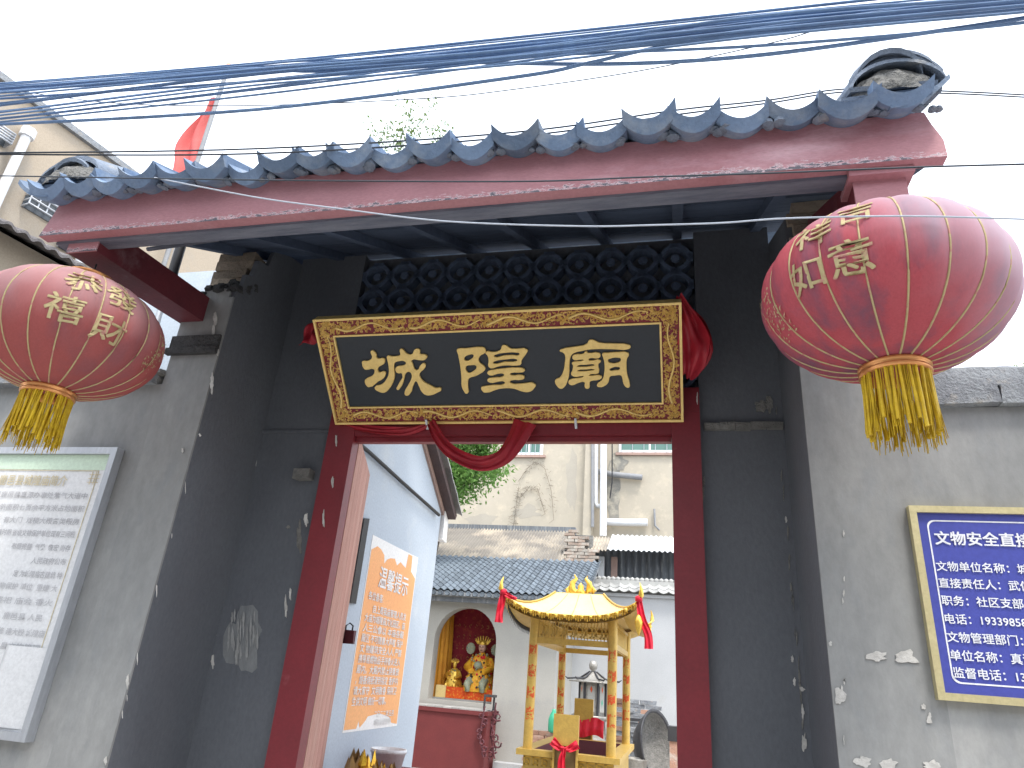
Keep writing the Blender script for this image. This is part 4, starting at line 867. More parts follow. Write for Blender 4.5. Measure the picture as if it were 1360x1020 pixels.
rows=['自上周我庙管理人员发','大庙为城隍庙文化园区。庙','人三公像以 本庙各殿','殿区 不可随意大声喧 保护','文 物建筑安全人人 严禁','携带易燃物品手持香火进入','殿内。大殿内禁止烧香放','，烧香烧纸请到指定 香炉内','请大家守  文明敬香 保持卫','生讲文明 做好一切事。']
for i,s in enumerate(rows):
    ind=.17 if i==0 else .06; text_at(s,.058,(SX+.005,y0+ind,z1-.50-i*.0655),tx,ty,offset=.0012,width=(PW-.11-ind) if i<9 else PW*.62).build('lettering',M['paper'],po)
text_at('二〇二二年五月',.045,(SX+.005,y0+.45,z1-.50-10.2*.0655),tx,ty,offset=.0008,width=.36).build('lettering',M['paper'],po)
text_at('城隍庙管理处',.045,(SX+.005,y0+.48,z1-.50-11*.0655),tx,ty,offset=.0008,width=.30).build('lettering',M['paper'],po)

# shrine with arch
SD=13.0
shn=thing('shrine','grey white shrine with slate blue tiled roof and arched niche','shrine',(-3.4,SD,FLZ))
acx,ar,aspr,asill=-3.92,.60,2.17,1.15
xr=-.169*SD
arcp=[(acx-ar*math.cos(t),aspr+ar*math.sin(t)) for t in [PI*i/20 for i in range(21)]]
EZ=3.10
# front wall with the arch opening, built as strips
mb=MB(); fy=SD
mb.box(-6.5,acx-ar,fy,fy+.28,FLZ,EZ); mb.box(acx+ar,xr,fy,fy+.28,FLZ,EZ); mb.box(acx-ar,acx+ar,fy,fy+.28,FLZ,asill)
for i in range(20):
    (xa,za),(xb,zb_)=arcp[i],arcp[i+1]
    mb.hexa([(xa,fy,za),(xb,fy,zb_),(xb,fy+.28,zb_),(xa,fy+.28,za),(xa,fy,EZ),(xb,fy,EZ),(xb,fy+.28,EZ),(xa,fy+.28,EZ)])
mb.build('front_wall',M['shrine'],shn)
MB().box(xr-.002,xr-.2,SD+.281,SD+2.5,FLZ,EZ).build('side_wall',M['shrine'],shn,fix=True)
# niche room
mb=MB(); mb.box(acx-ar-.15,acx+ar+.15,SD+1.0,SD+1.05,.9,3.2); mb.build('niche_backdrop',M['niche'],shn)
mb=MB(); mb.box(acx-ar-.16,acx-ar-.12,SD+.29,SD+1.0,.9,3.2).box(acx+ar+.12,acx+ar+.16,SD+.29,SD+1.0,.9,3.2).box(acx-ar-.2,acx+ar+.2,SD+.29,SD+1.05,3.2,3.24); mb.build('niche_lining',M['niche'],shn)
MB().grid(lambda u,v:(acx-ar-.03+u*(.15-.07*v)+.02*math.sin(u*20),SD+.33+.5*u+.03*math.sin(u*26),1.18+v*1.5),20,6,True,thick=(0,.01,0)).build('curtain',M['orangecloth'],shn)
MB().box(acx-ar-.1,acx+ar+.1,SD+.29,SD+1.0,1.13,1.18).build('niche_floor',M['paletile'],shn)
MB().box(acx-ar+.22,acx+ar+.08,SD+.35,SD+.95,1.182,1.375).build('altar_cloth',M['redorange'],shn)
MB().box(acx-ar+.02,acx-ar+.215,SD+.34,SD+.8,1.182,1.39).build('yellow_cloth',M['roofgold'],shn)
# gold brocade motifs on backdrop
mb=MB(); Q=random.Random(11)
for i in range(9):
    for j in range(5):
        cx,cz=acx-.45+i*.12,1.7+j*.2
        for k in range(5):
            a=Q.uniform(0,6.28); s=.022; mb.box(cx+math.cos(a)*.02-.006,cx+math.cos(a)*.02+.006,SD+.992,SD+.997,cz+math.sin(a)*.03-.01,cz+math.sin(a)*.03+.01)
mb.build('gold_motif',mat('dull gold thread',(.5,.25,.08),None,10,.6,0),shn)
# roof of the shrine: tile columns
ey,ez=SD-.42,2.99+.0; ry,rzz=14.8,3.94
rs_=math.atan2(rzz-ez,ry-ey); LR=math.hypot(rzz-ez,ry-ey)
MB().hexa([(-6.6,ey,ez-.07),(-1.66,ey,ez-.07),(-1.66,ry,rzz-.07),(-6.6,ry,rzz-.07),(-6.6,ey,ez-.005),(-1.66,ey,ez-.005),(-1.66,ry,rzz-.005),(-6.6,ry,rzz-.005)]).build('roof_deck',M['darksheet'],shn)
cw=.135; nco=33; 
tb_=MB(); tb_.grid(lambda u,v:((u-.5)*cw,v*.21,.042*(.5-.5*math.cos(2*PI*(u+.5)))+.016*(1-v)),10,1,True,thick=(0,0,-.012))
tbm=tb_.mesh('roof_tile',M['rooftile'])
rows_=int(LR/.18); cnt=0
rest=MB()
for c_ in range(nco):
    for j in range(rows_+1):
        x=-1.72-c_*cw; y=ey+j*.18*math.cos(rs_); z=ez+.012+j*.18*math.sin(rs_)
        if x<-4.85+.0 or cnt>=300: 
            if x>-6.5: 
                n0=len(rest.v)
                T=Matrix.Translation((x,y,z))@Matrix.Rotation(rs_,4,'X')
                rest.add([T@v for v in tb_.v],tb_.f,True)
            continue
        inst('roof_tile',tbm,shn,(x+R.uniform(-.003,.003),y,z),(rs_,0,R.uniform(-.01,.01))); cnt+=1
rest.build('far_roof_tiles',M['rooftile'],shn,kind='stuff')
ec=MB().lathe((0,0,0),[(0,.012),(.03,.012),(.04,.02),(.045,.012),(.045,-.02),(0,-.02)],10,False).mesh('eave_disc',M['rooftile'])
for c_ in range(30): inst('eave_disc',ec,shn,(-1.72-c_*cw-cw/2+.0,ey-.02,ez+.012-.035),(PI/2,0,0))
MB().box(-6.5,-1.7,ey+.12,ey+.2,ez-.16,ez-.075).build('eave_beam',M['darksheet'],shn)
# ---- statues
def figure(base,h,label,seated=True,gold=False):
    t=thing('deity_statue',label,'statue',base); b=Vector(base); s=h
    rob=M['brightgold'] if gold else M['robe']
    MB().lathe(b,[(.34*s,0),(.36*s,.08*s),(.30*s,.25*s),(.22*s,.42*s),(.20*s,.58*s),(.16*s,.68*s),(.06*s,.73*s),(.05*s,.76*s)],20,True,lambda a,z:1+.10*math.sin(a*5)+.05*math.sin(a*11)).build('robe',rob,t)
    for sx in (-1,1):
        MB().tube([b+Vector((sx*.17*s,0,.62*s)),b+Vector((sx*.27*s,-.08*s,.45*s)),b+Vector((sx*.12*s,-.28*s,.38*s))],[.07*s,.085*s,.06*s],8).build('sleeve',rob,t)
        MB().tube([b+Vector((sx*.15*s,-.2*s,.22*s)),b+Vector((sx*.16*s,-.36*s,.12*s)),b+Vector((sx*.15*s,-.34*s,.0))],[.09*s,.075*s,.05*s],8).build('leg',M['armour'] if not gold else rob,t)
    MB().lathe(b+Vector((0,-.02*s,.84*s)),[(0,-.10*s),(.05*s,-.085*s),(.075*s,-.03*s),(.078*s,.03*s),(.06*s,.08*s),(0,.1*s)],14,True).build('head',M['skin'] if not gold else rob,t)
    if not gold:
        mb=MB()
        for sx in (-1,1): mb.box(b.x+sx*.03*s-.012*s,b.x+sx*.03*s+.012*s,b.y-.105*s,b.y-.085*s,b.z+.85*s,b.z+.865*s)
        mb.box(b.x-.022*s,b.x+.022*s,b.y-.105*s,b.y-.08*s,b.z+.785*s,b.z+.795*s); mb.build('facial_features',M['iron'],t)
        MB().tube([b+Vector((0,-.09*s,.86*s)),b+Vector((0,-.115*s,.82*s))],[.008*s,.016*s],6).build('nose',M['skin'],t)
        MB().lathe(b+Vector((0,-.25*s,.5*s)),[(0,-.08*s),(.07*s,-.05*s),(.09*s,0),(.07*s,.05*s),(0,.08*s)],12).build('breast_mirror',M['armour'],t)
    mb=MB(); Q=random.Random(int(h*100))
    for k in range(9):
        a=PI*(k/8); p=b+Vector((math.cos(a)*.1*s,-.02*s,.92*s)); q=b+Vector((math.cos(a)*.17*s,-.02*s,.92*s+(.07+.09*math.sin(a))*s)); mb.tube([p,q],[.022*s,.008*s],5)
    mb.lathe(b+Vector((0,0,.9*s)),[(.09*s,0),(.1*s,.03*s),(.06*s,.09*s),(0,.1*s)],12); mb.build('crown',M['brightgold'],t)
    if not gold:
        for sx in (-1,1):
            mb=MB()
            for k in range(14):
                a=k*2*PI/14; p=b+Vector((sx*.27*s,.05*s,.82*s)); mb.tube([p,p+Vector((math.cos(a)*.09*s,0,math.sin(a)*.11*s))],[.02*s,.03*s],5)
            mb.build('side_plume',M['armour'],t)
    Q=random.Random(3)
    for nm,mt,n_ in (('red_ornament',M['brightred'],26),('blue_ornament',M['armour'],30),('dark_ornament',M['iron'],22),('gold_ornament',M['brightgold'],26)):
        mb=MB()
        for k in range(n_ if not gold else n_//3):
            a=-PI/2+Q.uniform(-1.2,1.2); z=Q.uniform(.08,.72)*s; r=(.36-.28*z/s)*s+.02*s; mb.lathe(b+Vector((math.cos(a)*r,math.sin(a)*r,z)),[(0,-.028*s),(.024*s,0),(0,.028*s)],6,False)
        mb.build(nm,mt,t,kind='stuff')
    return t
figure(aty(636,919,SD+.62),.92,'seated deity statue in yellow robe and gold crown inside the arched niche')
figure(aty(601,915,SD+.6),.50,'small gold deity statuette left of the seated deity in the niche',gold=True)
# ---- altar
al=thing('altar_counter','oxblood red altar counter below the arched niche','altar',(-3.85,12.6,FLZ))
AX1=-3.20; AX0=-4.75; AZ=1.065
MB().box(AX0,AX1,12.32,12.96,FLZ,AZ-.075).build('cabinet',M['altar'],al)
MB().box(AX0-.02,AX1+.02,12.29,12.98,AZ-.074,AZ-.012).build('counter_top',M['altar'],al)
tl=MB().box(-.072,.072,-.15,.15,0,.022,.002).mesh('top_tile',M['paletile'])
for i in range(10):
    for j in range(2): inst('top_tile',tl,al,(AX0+.08+i*.15,12.47+j*.32,AZ-.011))
# red openwork iron dragons at the altar corner
M['dragon']=mat('dull maroon iron',(.16,.05,.06),(.1,.04,.05),20,.6,.2)
def openwork(px0,py0,n,y,label,sc_=1.0,seed=1):
    t=thing('iron_scroll',label,'railing',aty(px0,py0,y)); mb=MB(); Q=random.Random(seed)
    for k in range(n):
        px=px0+5*math.sin(k*1.3)+Q.uniform(-2,2); py=py0+k*7.2; pts=[]
        for q in range(10):
            a=q*.75+k; r=(5.2-.35*q)*sc_; pts.append(aty(px+r*math.cos(a),py+r*math.sin(a)*1.1,y+.02*math.sin(q)))
        mb.tube(pts,[.016]*5+[.011]*5,5)
    mb.tube([aty(px0+4,py0-12,y),aty(px0-3,py0+n*3.5,y),aty(px0+2,py0+n*7,y)],.014,5); mb.build('scroll',M['dragon'],t)
openwork(655,945,9,12.6,'maroon openwork iron dragon at the right corner of the altar',1.0,2)
openwork(640,950,8,12.24,'darker openwork iron dragon on the front corner of the altar',.7,3)
st=thing('candle_stand','small dark iron stand on the altar corner','stand',aty(652,940,12.5)); a=aty(645,922,12.5); b=aty(657,921,12.5); c=aty(655,943,12.5)
MB().box(a.x,b.x+.02,12.4,12.6,a.z-.04,a.z).box(a.x,a.x+.03,12.4,12.43,AZ+.012,a.z-.041).box(b.x-.02,b.x+.01,12.5,12.53,AZ+.012,a.z-.041).build('frame',M['blackiron'],st)

# ---- right courtyard wall
cwl=thing('courtyard_wall','pale grey courtyard wall with scalloped tile coping behind the gold pavilion','wall',(0,15,FLZ))
WZ=3.34
MB().box(-2.7,4,15,15.3,.431,WZ).build('wall_face',M['rwall'],cwl)
MB().box(-2.7,4,14.93,15.35,WZ,WZ+.06).build('coping_base',M['rwall'],cwl)
cpt=MB(); cpt.grid(lambda u,v:((u-.5)*.20,v*.30,-.045*math.sin(PI*u)+.0),8,1,True,thick=(0,0,-.014)); cpm=cpt.mesh('coping_tile',M['paletile'])
for i in range(32):
    inst('coping_tile',cpm,cwl,(-2.55+i*.20,14.80,WZ+.12),(math.radians(33),0,R.uniform(-.02,.02)))
    inst('coping_tile',cpm,cwl,(-2.55+i*.20,14.90,WZ+.20),(math.radians(33),0,0))
mb=MB()
for i in range(64): mb.lathe((-2.6+i*.1,15.1,WZ+.37),[(.0,-.05),(.05,-.05),(.052,.02),(0,.05)],8,True)
mb.box(-2.65,4,15.04,15.16,WZ+.06,WZ+.34); mb.build('coping_ridge',M['paletile'],cwl)

MB().box(-2.7,4,14.55,14.998,FLZ,.445).build('wall_plinth',M['rwall'],cwl)
MB().box(-3.15,-2.2,12.75,12.998,FLZ,.285).build('plinth',M['rwall'],shn)
# ---- gold pavilion censer
pv=thing('pavilion_censer','gold rectangular incense burner with four lettered posts and upswept pavilion roof','incense burner',(-.9,8,FLZ))
YF,YB=7.2,9.05
fl_,fr_=aty(706,900,YF),aty(813,900,YF); bl_,br_=aty(749,880,YB),aty(825,880,YB)
xa,xb=fl_.x,fr_.x; RZ=aty(816,1003,YF).z; RZ=1.6-.083*YF
print('pav',xa,xb,bl_.x,br_.x,RZ)
TOPZ=aty(760,822,YF).z
posts=[(xa,YF),(xb,YF),(xa,YB),(xb,YB)]
chars_='国泰民安风调雨顺'
for i,(x,y) in enumerate(posts):
    p=MB().lathe((x,y,0),[(.046,RZ),(.046,TOPZ+.02)],18).build('post',M['gold'],pv)
    v,f=text_mesh('國泰民安' if i%2==0 else '風調雨順',.16,.003)
    for c_ in range(4):
        v,f=text_mesh(('國泰民安' if i%2==0 else '風調雨順')[c_],.085,.004); cx=sum(q.x for q in v)/len(v)
        fa=math.atan2(-y,-x); z0_=TOPZ-.36-c_*.19
        MB().add([Vector((x+.048*math.cos(fa+(q.x-cx)/.046),y+.048*math.sin(fa+(q.x-cx)/.046),z0_+q.y*1.35)) for q in v],f).build('relief_character',M['pagred'],pv)
# rim and tank
mb=MB(); e=.09
mb.box(xa-e,xb+e,YF-e,YF+.05,RZ-.05,RZ); mb.box(xa-e,xb+e,YB-.05,YB+e,RZ-.05,RZ); mb.box(xa-e,xa+.05,YF+.0503,YB-.0503,RZ-.05,RZ); mb.box(xb-.05,xb+e,YF+.0503,YB-.0503,RZ-.05,RZ); mb.build('rim',M['gold'],pv)
mb=MB(); mb.box(xa-.03,xb+.03,YF-.03,YF,RZ-.5,RZ-.051).box(xa-.03,xb+.03,YB,YB+.03,RZ-.5,RZ-.051).box(xa-.03,xa,YF+.001,YB-.001,RZ-.5,RZ-.051).box(xb,xb+.03,YF+.001,YB-.001,RZ-.5,RZ-.051); mb.build('tank',M['gold'],pv)
mb=MB(); mb.box(xa+.001,xb-.001,YF+.051,YF+.056,RZ-.35,RZ-.03).box(xa+.051,xb-.051,YB-.058,YB-.052,RZ-.35,RZ-.002).box(xa+.051,xa+.056,YF+.06,YB-.06,RZ-.35,RZ-.002); mb.box(xa+.001,xb-.001,YF+.06,YB-.06,RZ-.36,RZ-.34); mb.build('tank_lining',M['maroon'],pv)
mb=MB()
for sx in (xa,xb-.12):
    for sy in (YF-.02,YB-.1): mb.box(sx,sx+.12,sy,sy+.12,FLZ,RZ-.501)
mb.build('feet',M['gold'],pv)
# key pattern band on the front
mb=MB(); k=0; x=xa-.02
while x<xb-.02:
    z=RZ-.13; w_=.085
    for (a,b,c,d) in ((0,.07,.06,.07),(0,.01,0,.07),(0,.05,0,.01),(.04,.05,0,.045),(.02,.05,.035,.045)): mb.box(x+a,x+b,YF-.037,YF-.0305,z+c,z+d)
    x+=w_
mb.build('key_pattern',M['brightgold'],pv)
# frieze under roof with openwork
mb=MB()
for y in (YF,YB): mb.box(xa,xb,y-.02,y+.02,TOPZ-.25,TOPZ-.195).box(xa,xb,y-.02,y+.02,TOPZ-.02,TOPZ+.01)
for x in (xa,xb): mb.box(x-.02,x+.02,YF+.05,YB-.05,TOPZ-.25,TOPZ-.195).box(x-.02,x+.02,YF+.05,YB-.05,TOPZ-.02,TOPZ+.01)
mb.build('tie_beam',M['gold'],pv)
mb=MB()
for i in range(22):
    x=xa+.05+i*(xb-xa-.1)/21
    mb.tube([(x,YF,TOPZ-.195),(x+.012*math.sin(i*2),YF,TOPZ-.11),(x,YF,TOPZ-.02)],.005,4)
    if i%3: mb.tube([(x-.014,YF,TOPZ-.17),(x+.014,YF,TOPZ-.15),(x+.014,YF,TOPZ-.09),(x-.014,YF,TOPZ-.07)],.007,4)
for i in range(40):
    y=YF+.05+i*(YB-YF-.1)/39
    for x in (xa,xb): mb.tube([(x,y,TOPZ-.195),(x,y,TOPZ-.02)],.006,4)
mb.build('openwork_frieze',M['gold'],pv)
# roof: concave hip with upswept corners and flat crest
EX,EY=.27,.30; cx=(xa+xb)/2; cy=(YF+YB)/2; RH=aty(768,790,YF+.45).z-TOPZ
hx,hy=(xb-xa)/2+EX,(YB-YF)/2+EY; tx_,ty_=.26,(YB-YF)/2-.35
def roofp(a,t):   # a around the perimeter 0..4, t 0 eave ..1 top
    s=int(a)%4; f=a-int(a); q=2*f-1
    if s==0: ex,ey,gx,gy=q*hx,-hy,q*tx_,-ty_
    elif s==1: ex,ey,gx,gy=hx,q*hy,tx_,q*ty_
    elif s==2: ex,ey,gx,gy=-q*hx,hy,-q*tx_,ty_
    else: ex,ey,gx,gy=-hx,-q*hy,-tx_,-q*ty_
    lift=.17*abs(q)**3.2*(1-t)**2
    tt=t; ease=tt**1.65
    return Vector((cx+ex+(gx-ex)*t,cy+ey+(gy-ey)*t,TOPZ+.0+ease*RH+lift))
mb=MB(); NP=64; NT=8
for sgm in range(NP):
    pass
mb.grid(lambda u,v:roofp(min(u*4,3.99999),v),NP,NT,True,thick=(0,0,-.02)); mb.build('roof_skin',M['roofgold'],pv)
mb=MB().box(cx-tx_,cx+tx_,cy-ty_,cy+ty_,TOPZ+RH-.02,TOPZ+RH+.005); mb.build('roof_crown',M['roofgold'],pv)
mb=MB()
for i in range(4):
    mb.tube([roofp(i+.00001,t/8)+Vector((0,0,.012)) for t in range(9)],.010,5)
for a in (.27,.5,.73,1.3,1.5,1.7,3.3,3.5,3.7): mb.tube([roofp(a,.02+t*.12)+Vector((0,0,.001)) for t in range(9)],.0035,4)
mb.build('roof_ridge',M['gold'],pv)
mb=MB()
for i in range(240):
    a=i/60; p=roofp(min(a,3.999),0); dr_=.02+.025*abs(math.sin(i*PI/4)); mb.tube([p+Vector((0,0,.012)),p+Vector((0,0,-dr_))],[.016,.006],4)
for i in range(4*16):
    a=i/16+.03; p=roofp(min(a,3.999),0); d=(Vector((cx,cy,p.z))-p).normalized(); mb.lathe(p+Vector((0,0,-.004))-d*.012,[(.0,-.02),(.018,-.014),(.018,.014),(0,.02)],7)
mb.build('eave_trim',M['brightgold'],pv)
mb=MB().grid(lambda u,v:roofp(min(u*4,3.99999),v*.42)-Vector((0,0,.06+.0*v)),NP,2,True); mb.build('eave_soffit',M['gold'],pv)
mb=MB()
for i in range(70):
    p=roofp(3+i/70*.9999,0.08)+Vector((0,0,-.05)); mb.tube([p,p+Vector((0,0,-.05-.03*(i%2)))],[.006,.002],4)
mb.build('side_fringe',M['blackiron'],pv)
for i in range(4):
    p=roofp(i+.00001,0); out=(p-Vector((cx,cy,p.z))).normalized(); 
    MB().tube([p,p+out*.05+Vector((0,0,.05)),p+out*.05+Vector((0,0,.11)),p+out*.02+Vector((0,0,.17))],[.02,.026,.016,.004],7).build('corner_finial',M['brightgold'],pv)
# crest: two scrolls and a jewel
p=Vector((cx,cy-ty_+.1,TOPZ+RH)); mb=MB()
for sx in (-1,1):
    mb.tube([p+Vector((sx*.03,0,0)),p+Vector((sx*.10,0,.05)),p+Vector((sx*.09,0,.13)),p+Vector((sx*.05,0,.17)),p+Vector((sx*.075,0,.21))],[.035,.045,.03,.018,.006],8)
    mb.tube([p+Vector((sx*.12,0,.0)),p+Vector((sx*.15,0,.05)),p+Vector((sx*.12,0,.10))],[.025,.025,.006],7)
mb.lathe(p,[(.05,0),(.06,.03),(.03,.06),(.035,.09),(0,.13)],10); mb.build('roof_crest',M['brightgold'],pv)
# ribbons tied to pavilion corners
for i,nm,(dx,l) in ((0,'red ribbon tied to the left front roof corner of the gold pavilion',(-.02,.27)),(1,'red ribbon with gold fish charm at the right front roof corner of the gold pavilion',(.07,.42))):
    p=roofp(i+.00001,0); t=thing('corner_ribbon',nm,'ribbon',p); out=(p-Vector((cx,cy,p.z))).normalized()
    ribbon(MB(),[p+Vector((0,-.03,.03)),p+Vector((dx*.4,-.035,-l*.35)),p+Vector((dx*1.2,-.035,-l*.7)),p+Vector((dx*1.3,-.035,-l))],[.05,.07,.075,.08],.008).build('tail',M['brightred'],t)
    MB().lathe(p+Vector((0,-.03,.02)),[(0,-.035),(.035,-.02),(.035,.02),(0,.035)],8).build('knot',M['brightred'],t)
    if i==0: ribbon(MB(),[p+Vector((0,-.04,.02)),p+Vector((.07,-.04,-.02)),p+Vector((.14,-.03,-.04))],[.05,.05,.02],.006).build('tail',M['brightred'],t)
    else: MB().lathe(p+Vector((.0,-.045,-.22)),[(0,-.10),(.03,-.03),(.04,.03),(.02,.08),(0,.10)],8).build('fish_charm',M['brightgold'],t)
# censer ears
def ear(px,py,wd,y,z1,label,cap):
    p=aty(px,py,y); t=thing('censer_ear',label,'censer handle',(p.x,y,RZ)); h=wd/2
    MB().box(p.x-h,p.x+h,y-.03,y+.02,p.z-.26,p.z).build('cap_block',M['gold'],t)
    mb=MB(); mb.box(p.x-h*.86,p.x+h*.86,y-.005,y+.01,RZ-.4,p.z-.261); mb.build('panel',mat('brown gold',(.24,.17,.07),None,8,.6,.1),t)
    mb=MB(); mb.box(p.x-h,p.x-h*.84,y-.03,y+.02,RZ-.4,p.z-.2605).box(p.x+h*.84,p.x+h,y-.03,y+.02,RZ-.4,p.z-.2605); mb.build('edge_strip',M['gold'],t); return t,p
t,p=ear(753,949,.235,YF-.13,0,'gold square censer ear in front of the pavilion tied with a red bow','g')
for o_ in list(t.children):
    pass
bz=aty(750,995,YF-.18)
bowt=thing('red_bow','red ribbon bow tied round the front gold censer ear','ribbon',bz)
ribbon(MB(),[bz+Vector((-.12,0,.06)),bz+Vector((-.05,-.01,.01)),bz+Vector((0,-.02,0))],[.08,.06,.03],.008).build('loop',M['brightred'],bowt)
ribbon(MB(),[bz+Vector((.12,0,.05)),bz+Vector((.05,-.01,.01)),bz+Vector((0,-.02,0))],[.08,.06,.03],.008).build('loop',M['brightred'],bowt)
ribbon(MB(),[bz+Vector((0,-.02,0)),bz+Vector((-.02,-.03,-.12)),bz+Vector((.0,-.03,-.35))],[.03,.07,.12],.01).build('tail',M['brightred'],bowt)
t,p=ear(776,928,.23,YB+.25,0,'far gold censer ear with a red cloth wrapped at its foot','g')
q=aty(783,967,YB+.2); ct=thing('red_cloth','red cloth wrapped round the foot of the far gold censer ear','cloth',q)
MB().grid(lambda u,v:(q.x-.17+u*.34,YB+.19-.015*math.sin(u*22)-.02*math.sin(v*5),q.z-.09+v*.19-.02*math.sin(u*7)),20,6,True,thick=(0,.01,0)).build('fold',M['brightred'],ct)
ic=thing('incense_sticks','bundle of burnt incense sticks standing in the censer ash','incense',(cx+.1,YF+.5,RZ-.3)); mb=MB(); Q=random.Random(8)
for i in range(40):
    b=Vector((cx+.12+Q.uniform(-.06,.06),YF+.45+Q.uniform(-.06,.06),RZ-.34)); mb.tube([b,b+Vector((Q.uniform(-.09,.09),Q.uniform(-.05,.05),Q.uniform(.12,.30)))],.0035,4)
mb.build('stick',M['paletile'],ic)
# ---- silver pagoda censer behind
SP=11.5; sb=aty(787,925,SP); x0_=sb.x
sp=thing('pagoda_censer','tarnished silver pagoda shaped censer standing behind the gold pavilion','incense burner',(x0_,SP,FLZ))
zt_=aty(787,877,SP).z; ze=aty(787,905,SP).z; zb2=aty(787,950,SP).z
MB().lathe((x0_,SP,zt_-.10),[(0,.10),(.05,.085),(.068,.03),(.06,-.02),(.03,-.05),(.035,-.07),(.03,-.12),(.05,-.14)],16).build('ball_finial',M['silver'],sp)
def rr_(a,z): 
    f=(a*6/(2*PI))%1; return 1+.13*abs(2*f-1)**3
MB().lathe((x0_,SP,ze),[(.05,.13),(.09,.09),(.16,.04),(.27,.0),(.33,.0),(.33,-.02),(.2,-.02)],48,True,rr_).build('pagoda_roof',M['silver'],sp)
mb=MB()
for k in range(6): a=k*PI/3+.0; mb.tube([(x0_+.05*math.cos(a),SP+.05*math.sin(a),ze+.14),(x0_+.2*math.cos(a),SP+.2*math.sin(a),ze+.04),(x0_+.40*math.cos(a),SP+.40*math.sin(a),ze+.02),(x0_+.44*math.cos(a),SP+.44*math.sin(a),ze+.05)],[.014,.014,.014,.005],5)
mb.build('roof_rib',M['blackiron'],sp)
MB().lathe((x0_,SP,0),[(.19,ze-.02),(.19,zb2)],6,False).build('chamber',M['silver'],sp)
for k in range(6):
    a=k*PI/3+PI/6; nrm=Vector((math.cos(a),math.sin(a),0)); tx2=Vector((-nrm.y,nrm.x,0)); c=Vector((x0_,SP,0))+nrm*.168
    MB().hexa([c+tx2*-.055+Vector((0,0,zb2+.05)),c+tx2*.055+Vector((0,0,zb2+.05)),c+tx2*.055+nrm*.012+Vector((0,0,zb2+.05)),c+tx2*-.055+nrm*.012+Vector((0,0,zb2+.05)),c+tx2*-.055+Vector((0,0,ze-.06)),c+tx2*.055+Vector((0,0,ze-.06)),c+tx2*.055+nrm*.012+Vector((0,0,ze-.06)),c+tx2*-.055+nrm*.012+Vector((0,0,ze-.06))]).build('window_panel',M['shrine'],sp,fix=True)
    for j,mm in enumerate((M['pagred'],M['green'])):
        b=c+nrm*.013+Vector((0,0,zb2+.18+.18*(1-j))); MB().add([b+tx2*-.02,b+Vector((0,0,-.05)),b+tx2*.02,b+Vector((0,0,.05))],[(0,1,2,3)]).build('panel_motif',mm,sp)
    a=k*PI/3; MB().tube([(x0_+.2*math.cos(a),SP+.2*math.sin(a),ze-.02),(x0_+.2*math.cos(a),SP+.2*math.sin(a),zb2-.05)],.02,6).build('column',M['blackiron'],sp)
mb=MB().lathe((x0_,SP,zb2),[(.24,0),(.26,-.03),(.2,-.08),(.22,-.3),(.3,-.45),(.3,-.5),(.2,-.6),(.24,-(zb2-.44))],24); mb.build('base_bowl',M['silver'],sp)
for sx in (-1,1):
    pts=[Vector((x0_+sx*(.24+.10*math.sin(k*.7)),SP-.05,zb2+.02-k*.06)) for k in range(8)]
    MB().tube(pts,[.02,.028,.02,.026,.02,.026,.02,.01],6).build('dragon_handle',M['silver'],sp)
# ---- clutter
bt=aty(735,960,12.2); t=thing('green_bottle','green plastic bottle standing on the low brick ledge','bottle',bt)
MB().lathe(bt,[(.0,-.14),(.075,-.14),(.085,-.10),(.085,.05),(.06,.12),(.03,.17),(.03,.20),(0,.20)],14).build('bottle_body',M['green'],t)
p0,p1=aty(739,960,14.3),aty(728,895,14.3)
tag(MB().tube([p0-Vector((0,0,.6)),p1],.022,6).build('broom_stick',M['paper'],loc=tuple(p0)),'white stick leaning against the wall behind the pavilion','stick')
bl=thing('brick_ledge','low ledge of stacked bricks below the green bottle','bricks',aty(725,980,12.4)); bm_=MB().box(-.12,.12,-.06,.06,-.03,.03,.004).mesh('brick',M['brick'])
zz=aty(735,972,12.2).z
for j in range(9):
    for i in range(4): inst('brick',bm_,bl,(bt.x-.35+i*.25+(j%2)*.1,12.2,zz-.03-j*.066),(0,0,R.uniform(-.08,.08)))
bp=thing('brick_pile','pile of red and grey bricks right of the gold pavilion','bricks',aty(850,985,11.5)); bg2=MB().box(-.12,.12,-.06,.06,-.03,.03,.004).mesh('brick',M['coping'])
pp=aty(845,932,12)
for j in range(16):
    for i in range(3):
        if j>12 and i==0 : continue
        me_=bm_ if R.random()<.45 else bg2
        inst('brick',me_,bp,(pp.x-.30+i*.235+(j%2)*.09+R.uniform(-.02,.02),12+R.uniform(-.02,.02),pp.z-.45-j*.066+.45),(R.uniform(-.04,.04),R.uniform(-.03,.03),R.uniform(-.15,.15)))
wk=thing('iron_cauldron','large grey iron cauldron tipped on its side right of the pavilion','cauldron',aty(865,985,11.6))
cw_=aty(872,990,10.9)
mbk=MB().lathe((0,0,0),[(.40,0),(.44,.0),(.44,.03),(.40,.02),(.37,-.12),(.28,-.24),(.12,-.30),(0,-.31)],36)
mek=mbk.mesh('bowl',M['blackiron']); inst('bowl',mek,wk,cw_,(math.radians(80),math.radians(12),math.radians(56)),(.9,1.05,.9))
mek2=MB().lathe((0,0,0),[(.395,.005),(.36,-.11),(.27,-.22),(.12,-.28),(0,-.29)],36).mesh('bowl_inside',M['mortar']); inst('bowl_inside',mek2,wk,cw_,(math.radians(80),math.radians(12),math.radians(56)),(.9,1.05,.9))
a,b=aty(838,953,11.8),aty(858,955,11.8)
tag(MB().box(a.x,b.x,11.6,11.8,a.z-.04,a.z).build('iron_plate',M['blackiron'],loc=tuple(a)),'flat iron plate lying across the top of the brick pile','plate')
a,b=aty(828,1012,10.5),aty(857,1012,10.5); t=thing('steel_pot','small galvanised pot in front of the brick pile','pot',a)
